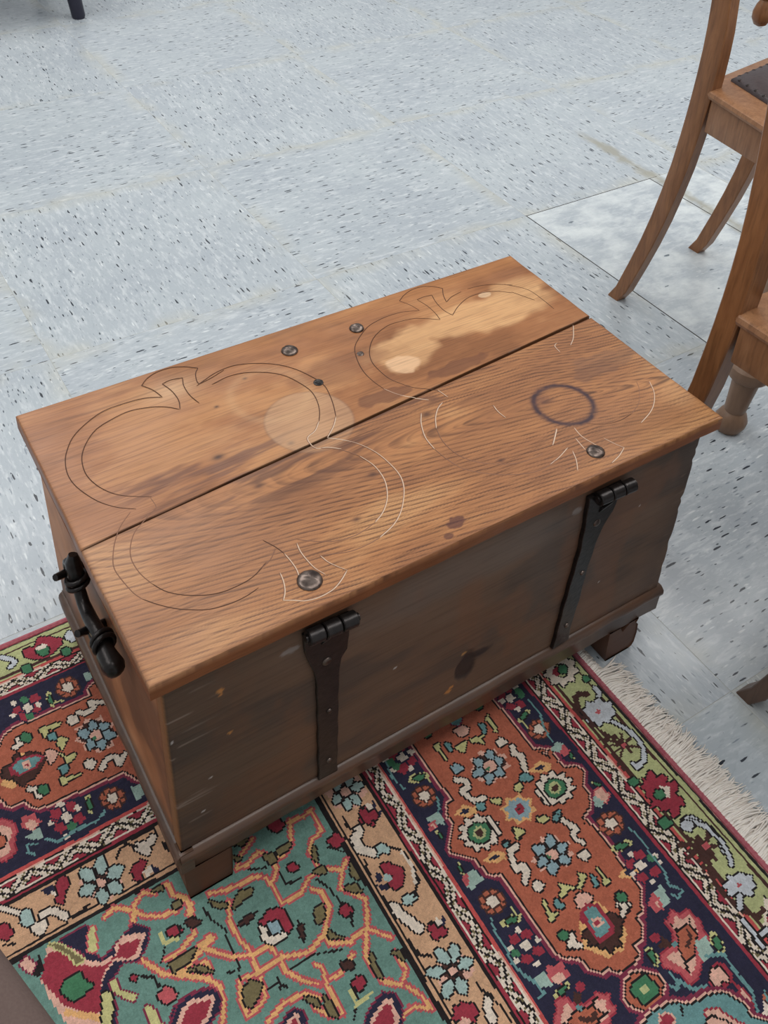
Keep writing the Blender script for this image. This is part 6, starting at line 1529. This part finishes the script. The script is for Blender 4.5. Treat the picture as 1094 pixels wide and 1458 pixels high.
# wrought drop handle on the left end
bm = bmesh.new()
HX = -.0030
add_tube(bm, [(HX + .002, .2105, .3560), (HX, .2085, .3480), (HX, .2040, .3340), (HX, .2000, .3190), (HX, .1900, .3050), (HX - .001, .1700, .3040), (HX - .001, .1480, .3110), (HX, .1300, .3120), (HX - .001, .1180, .3080), (HX, .1040, .3060), (HX, .0965, .3065), (HX, .0935, .307)],
         [.0050, .0080, .0085, .0060, .0066, .0074, .0076, .0070, .0100, .0115, .0088, .003], 12)
for v in bm.verts: v.co += Vector((.0006 * math.sin(v.co.y * 700 + v.co.z * 400), 0, .0006 * math.sin(v.co.y * 530)))
hd = link('handle', bm_mesh('handle', bm, 60), MAT_IRON, chest, -CO)
for a, b in (((.013, .2300, .3140), (-.0220, .2110, .3330)), ((.013, .1760, .2790), (-.0210, .1555, .3070))):
    bm = bmesh.new(); A, B = Vector(a), Vector(b)
    add_tube(bm, [A, A.lerp(B, .5), B], [.0055, .0050, .0038], 8)
    mid = A.lerp(B, .52)
    ring = [mid + Vector((0, .0125 * math.cos(t), .0125 * math.sin(t))) + Vector((-.001, -.006, .004)) for t in np.linspace(0, 2 * math.pi, 15)[:-1]]
    add_tube(bm, ring + [ring[0]], .0038, 8, False)
    Bc, Bd = (Vector((HX, .2020, .3270)), Vector((0, .35, 1))) if a[1] > .2 else (Vector((HX, .1300, .3122)), Vector((0, 1, -.08)))
    Bd.normalize(); e1 = Vector((1, 0, 0)); e2 = Bd.cross(e1)
    for off in (-.0035, .0035):
        loop = [Bc + Bd * (off + .002 * math.cos(t)) + (e1 * math.cos(t) + e2 * math.sin(t)) * .0105 for t in np.linspace(0, 2 * math.pi, 17)]
        add_tube(bm, loop, .0028, 8, False)
    link('handle_staple', bm_mesh('handle_staple', bm, 60), MAT_IRON, hd)

# ------------------------------------------------------------------ chairs
def chair_wood(name, c0, c1):
    N = NT(name, 0.36, 0.45)
    v = N.coord('Object', (26, 26, 5)); w = N.noise(v, 3, 4, 0.6, 0.5); k = N.noise(N.coord('Object', (120, 120, 9)), 2, 3, .6)
    c = N.mix(N.ramp(w, [(.3, BLACK), (.7, WHITE)]), lin4(c0), lin4(c1))
    c = N.mix(N.math('MULTIPLY', N.ramp(k, [(.5, BLACK), (.7, WHITE)]), .45), c, lin4(tuple(int(a * .7) for a in c0)))
    N.bump(k, .12, .0006)
    return N.base(c)
MAT_CHAIR = chair_wood('chair_elm', (124, 80, 48), (150, 102, 64))
MAT_RAIL = chair_wood('chair_rail_elm', (134, 92, 62), (160, 116, 82))
MAT_CHAIR_SHADED = chair_wood('chair_shaded_elm', (84, 60, 46), (104, 76, 58))  # same wood, with the shade on the third chair put into its colour
N = NT('turned_beech', 0.4, 0.4); w = N.noise(N.coord('Object', (30, 30, 6)), 3, 3, .6)
MAT_TURN = N.base(N.mix(w, lin4((112, 86, 68)), lin4((144, 116, 94))))
N = NT('dark_leather', 0.38, 0.5); w = N.noise(N.coord('Object'), 190, 3, .6); N.bump(w, .4, .001)
MAT_LEATHER = N.base(N.mix(w, lin4((48, 40, 42)), lin4((82, 68, 68))))
N = NT('stud_brass', 0.35, 0.6); N.b.inputs['Metallic'].default_value = .7; MAT_STUD = N.base(lin4((54, 46, 44)))

OFF = ([0, .03, .13, .2, .32, .42, .5, .58, .7, .85, 1.0], [0, .016, .045, .062, .083, .092, .096, .0965, .088, .07, .045])
def make_chair(label, RL, RR, FL, FR, feet_z, pw, dep, zs=.49, leg=None, rail_h=.07, pad_in=(.05, .016), group=None, ear=(-.026, -.022), drops=(.5,), splay=0.0, wood=None):
    """RL, RR: outer back edges of the two rear feet on the floor; FL, FR: front leg centres"""
    RL, RR, FL, FR = (Vector((*p, 0)) for p in (RL, RR, FL, FR))
    o = (RL + RR + FL + FR) / 4
    root = empty('chair', o); tag(root, label, 'chair', group)
    side = (RR - RL).normalized(); fw = Vector((side.y, -side.x, 0))
    if fw.dot(FL - RL) < 0: fw = -fw
    fwL = Vector((0, -1, 0))
    zz = np.array([0, .015, .03, .06, .1, .16, .22, .28, .34, .40, .44, .48, .52, .56, .6, .66, .72, .78, .84, .9, .95])
    def post(F, sgn, w):
        secs = []
        for z in zz:
            off = np.interp(z, *OFF); d = dep[0] + (dep[1] - dep[0]) * min(z / .5, 1)
            d2 = d * (1 if z < .6 else 1 - .35 * (z - .6) / .35)
            b = F + fwL * off; q = .003
            X = Vector((sgn * w, 0, 0))
            pr_ = [(0, q), (q, 0), (1, 0), (2, q), (2, 1), (1, 2), (q, 2), (0, 1)]
            secs.append([b + X * .06 + Vector((0, 0, z)), b + X * .94 + Vector((0, 0, z)), b + X + fwL * d2 * .06 + Vector((0, 0, z)), b + X + fwL * d2 * .94 + Vector((0, 0, z)),
                         b + X * .94 + fwL * d2 + Vector((0, 0, z)), b + X * .06 + fwL * d2 + Vector((0, 0, z)), b + fwL * d2 * .94 + Vector((0, 0, z)), b + fwL * d2 * .06 + Vector((0, 0, z))])
        bm = bmesh.new(); add_sweep_prism(bm, secs)
        return link('back_post', bm_mesh('back_post', bm, 35), wood or MAT_CHAIR, root, -o)
    post(RL, 1, pw); post(RR, -1, pw)
    so = np.interp(zs, *OFF)
    bl = RL + fwL * (so + dep[1]); br = RR + fwL * (so + dep[1])      # front faces of the posts at seat height
    blb = RL + fwL * (so + dep[1] * .3); brb = RR + fwL * (so + dep[1] * .3)
    H = Vector((0, 0, 1))
    # front legs
    prof = [(.012, 0), (.0215, .002), (.0265, .012), (.0275, .022), (.0225, .034), (.0172, .040), (.0185, .044), (.0195, .06), (.0215, .085), (.0232, .104), (.0275, .107), (.034, .112), (.0372, .122), (.0368, .132),
            (.031, .140), (.0255, .143), (.0275, .147), (.0280, .152), (.0245, .155), (.0265, .19), (.031, .25), (.030, .30), (.024, .335), (.030, .345), (.030, .355), (.024, .362)]
    for P in (FL, FR):
        bm = bmesh.new()
        add_lathe(bm, prof, P, 28)
        add_box(bm, P.x - .026, P.x + .026, P.y - .024, P.y + .024, .36, zs - .018, .002)
        for v in bm.verts: v.co.x += splay * v.co.z / .48 * (1 if P is FL else -1)
        link('front_leg', bm_mesh('front_leg', bm, 30), MAT_TURN, root, -o)
    def rail_(name, A, B, z0, z1, t, mat):
        d = (B - A).normalized(); n = Vector((-d.y, d.x, 0)); c = (FL + FR + RL + RR) / 4
        if n.dot(c - A) < 0: n = -n
        bm = bmesh.new()
        add_hexa(bm, [A + H * z0, B + H * z0, B + n * t + H * z0, A + n * t + H * z0, A + H * z1, B + H * z1, B + n * t + H * z1, A + n * t + H * z1], .002)
        return link(name, bm_mesh(name, bm, 30), wood or mat, root, -o)
    z0, z1 = zs - .018 - rail_h, zs - .018
    sd = side * .003
    rail_('side_rail', bl + sd, FL + Vector((ear[1], .024, 0)) + sd, z0, z1, .022, MAT_RAIL)
    rail_('side_rail', br - sd, FR + Vector((.022, .024, 0)) - sd, z0, z1, .022, MAT_RAIL)
    rail_('front_rail', FL + Vector((.026, -.02, 0)), FR + Vector((-.026, -.02, 0)), z0, z1, .022, MAT_RAIL)
    rail_('rear_rail', blb + side * pw, brb - side * pw, z0, z1, .02, MAT_RAIL)
    # seat frame with a moulded lip
    fl = FL + Vector((ear[0], -.03, 0)); frr = FR + Vector((.026, -.03, 0))
    outer = [bl - side * .002, fl, frr, br + side * .002, brb - side * pw, blb + side * pw]
    def inset(loop, d):
        c = sum(loop, Vector()) / len(loop); out = []
        n = len(loop)
        for i in range(n):
            p, a, b = loop[i], loop[i - 1], loop[(i + 1) % n]
            e1 = (p - a).normalized(); e2 = (b - p).normalized()
            n1 = Vector((-e1.y, e1.x, 0)); n2 = Vector((-e2.y, e2.x, 0))
            if n1.dot(c - a) < 0: n1 = -n1
            if n2.dot(c - p) < 0: n2 = -n2
            m = (n1 + n2); m = m / max(m.dot(n1), .3)
            out.append(p + m * d)
        return out
    bm = bmesh.new(); R_ = []
    for d, z in ((.006, z1), (-.002, z1 + .003), (-.004, z1 + .008), (-.002, z1 + .014), (.004, z1 + .018)):
        R_.append([p + H * z for p in inset(outer, d)])
    add_sweep_prism(bm, R_)
    link('seat_frame', bm_mesh('seat_frame', bm, 35), wood or MAT_RAIL, root, -o)
    a, b = pad_in
    s2 = side
    p0 = blb + s2 * (pw + a * .6) + fwL * b; p1 = brb - s2 * (pw + a * .6) + fwL * b
    p2 = frr + Vector((-a, a, 0)); p3 = fl + Vector((a, a, 0))
    loop = [p0, p1, p2, p3]
    bm = bmesh.new()
    add_sweep_prism(bm, [[p + H * (zs - .001) for p in loop], [p + H * (zs + .004) for p in inset(loop, .0005)], [p + H * (zs + .008) for p in inset(loop, .006)], [p + H * (zs + .014) for p in inset(loop, .05)]])
    pad = link('seat_pad', bm_mesh('seat_pad', bm, 50), MAT_LEATHER, root, -o); pad['label'] = 'dark leather seat pad with tacked edge'
    bm = bmesh.new()
    il = inset(loop, .007)
    for A, B in zip(il, il[1:] + il[:1]):
        n = int((B - A).length / .022)
        for k in range(n):
            p = A.lerp(B, (k + .5) / n)
            add_lathe(bm, [(.0045, 0), (.004, .0015), (.0015, .0028)], p + H * (zs + .0062), 8)
    st = link('tack', bm_mesh('tack', bm, 60), MAT_STUD, pad); st['kind'] = 'stuff'
    # two back rails with a row of turned drops between
    def brail(z, h, t=.018):
        off = np.interp(z, *OFF)
        A = RL + Vector((pw - .003, 0, 0)) + fwL * (off + dep[1] * .3); B = RR - Vector((pw - .003, 0, 0)) + fwL * (off + dep[1] * .3)
        bm = bmesh.new(); secs = []
        for t_ in np.linspace(0, 1, 9):
            p = A.lerp(B, t_) - fwL * .012 * math.sin(math.pi * t_)
            secs.append([p + H * (z - h / 2), p + fwL * t + H * (z - h / 2), p + fwL * t + H * (z + h / 2), p + H * (z + h / 2)])
        add_sweep_prism(bm, secs)
        link('back_rail', bm_mesh('back_rail', bm, 30), wood or MAT_CHAIR, root, -o); return A, B
    A, B = brail(.668, .036); A2, B2 = brail(.90, .075)
    for t_ in drops:
        p = A.lerp(B, t_) - fwL * .012 * math.sin(math.pi * t_) + fwL * .009
        bm = bmesh.new()
        add_lathe(bm, [(.003, .566), (.011, .570), (.0168, .581), (.0172, .592), (.0135, .605), (.0085, .614), (.0125, .619), (.0125, .628), (.0085, .636), (.009, .654)], p, 18)
        link('turned_drop', bm_mesh('turned_drop', bm, 50), wood or MAT_CHAIR, root, -o)
        bm = bmesh.new()
        up_ = A2.lerp(B2, t_) - A.lerp(B, t_)
        add_lathe(bm, [(.007, .684), (.010, .70), (.007, .72), (.012, .77), (.007, .82), (.010, .845), (.007, .865)], p, 14)
        for v in bm.verts: v.co += up_ * ((v.co.z - .684) / .18)
        link('back_spindle', bm_mesh('back_spindle', bm, 50), wood or MAT_CHAIR, root, -o)
    return root
make_chair('brown wooden chair with dark leather seat and stout turned front leg, at upper right',
           (1.222, .660), (1.535, .712), (1.122, .2500), (1.50, .285), 0, .024, (.028, .041), .502, group='wooden dining chairs', rail_h=.060, ear=(.038, .068), pad_in=(.062, .024), drops=(.55,), splay=.060)
make_chair('brown wooden chair whose post rises just behind the right corner of the chest lid',
           (.784, .196), (1.176, .170), (.812, -.135), (1.15, -.15), 0, .030, (.021, .034), .474, group='wooden dining chairs', pad_in=(.03, .02), rail_h=.056)
make_chair('brown wooden chair in painted shade, showing only one splayed leg, beside the rug fringe',
           (.7286, -.116), (1.10, -.140), (.76, -.50), (1.08, -.52), 0, .026, (.022, .030), .474, group='wooden dining chairs', wood=MAT_CHAIR_SHADED)

# ------------------------------------------------------------------ far seat with dark legs (upper left)
N = NT('navy_lacquer', 0.35, 0.5); MAT_NAVY = N.base(lin4((34, 32, 50)))
N = NT('grey_cloth', 0.9, 0.2); w = N.noise(N.coord('Object'), 220, 2); MAT_GREY = N.base(N.mix(w, lin4((84, 84, 90)), lin4((112, 112, 118))))
FO = Vector((.40, 2.98, 0))
bench = empty('bench', FO); tag(bench, 'low bench on dark navy legs, only one leg showing at the upper left', 'bench')
for x, y in ((.795, 2.70), (-.42, 2.75), (.83, 3.22), (-.40, 3.24)):
    bm = bmesh.new(); lx = -.06 if x > 0 else .06
    add_tube(bm, [(x, y, 0), (x, y, .006), (x + lx * .2, y + .01, .12), (x + lx * .55, y + .03, .36)], [.019, .0215, .024, .027], 14)
    link('leg', bm_mesh('leg', bm, 40), MAT_NAVY, bench, -FO)
bm = bmesh.new(); add_box(bm, -.52, .88, 2.68, 3.28, .34, .40, .012, 3); link('seat_frame', bm_mesh('seat_frame', bm, 35), MAT_NAVY, bench, -FO)
bm = bmesh.new(); add_box(bm, -.50, .86, 2.69, 3.27, .40, .48, .03, 4); link('seat_cushion', bm_mesh('seat_cushion', bm, 40), MAT_GREY, bench, -FO)

# ------------------------------------------------------------------ taupe stool close to the camera (lower left)
N = NT('taupe_cloth', 0.9, 0.2); w = N.noise(N.coord('Object'), 500, 2)
MAT_TAUPE = N.base(N.mix(w, lin4((92, 76, 72)), lin4((108, 92, 86)))); N.bump(w, .3, .0008)
SO = Vector((-.307, -.36, 0))
stool = empty('stool', SO, 0.0); tag(stool, 'plain taupe padded stool, only its seat corner showing at lower left', 'stool')
bm = bmesh.new(); add_box(bm, -.2, .2, -.2, .2, .39, .452, .022, 4)
rot = Matrix.Rotation(math.radians(16.5), 4, 'Z')
c_ = link('seat_cushion', bm_mesh('seat_cushion', bm, 45), MAT_TAUPE, stool); c_.rotation_euler = (0, 0, math.radians(16.5))
bm = bmesh.new(); add_box(bm, -.185, .185, -.185, .185, .35, .39, .004); f_ = link('seat_frame', bm_mesh('seat_frame', bm, 30), MAT_CHAIR, stool); f_.rotation_euler = (0, 0, math.radians(16.5))
for sx in (-1, 1):
    for sy in (-1, 1):
        p = rot @ Vector((sx * .16, sy * .16, 0)); bm = bmesh.new()
        add_tube(bm, [(p.x * 1.05, p.y * 1.05, .0135), (p.x, p.y, .352)], [.013, .018], 12)
        link('leg', bm_mesh('leg', bm, 40), MAT_CHAIR, stool)
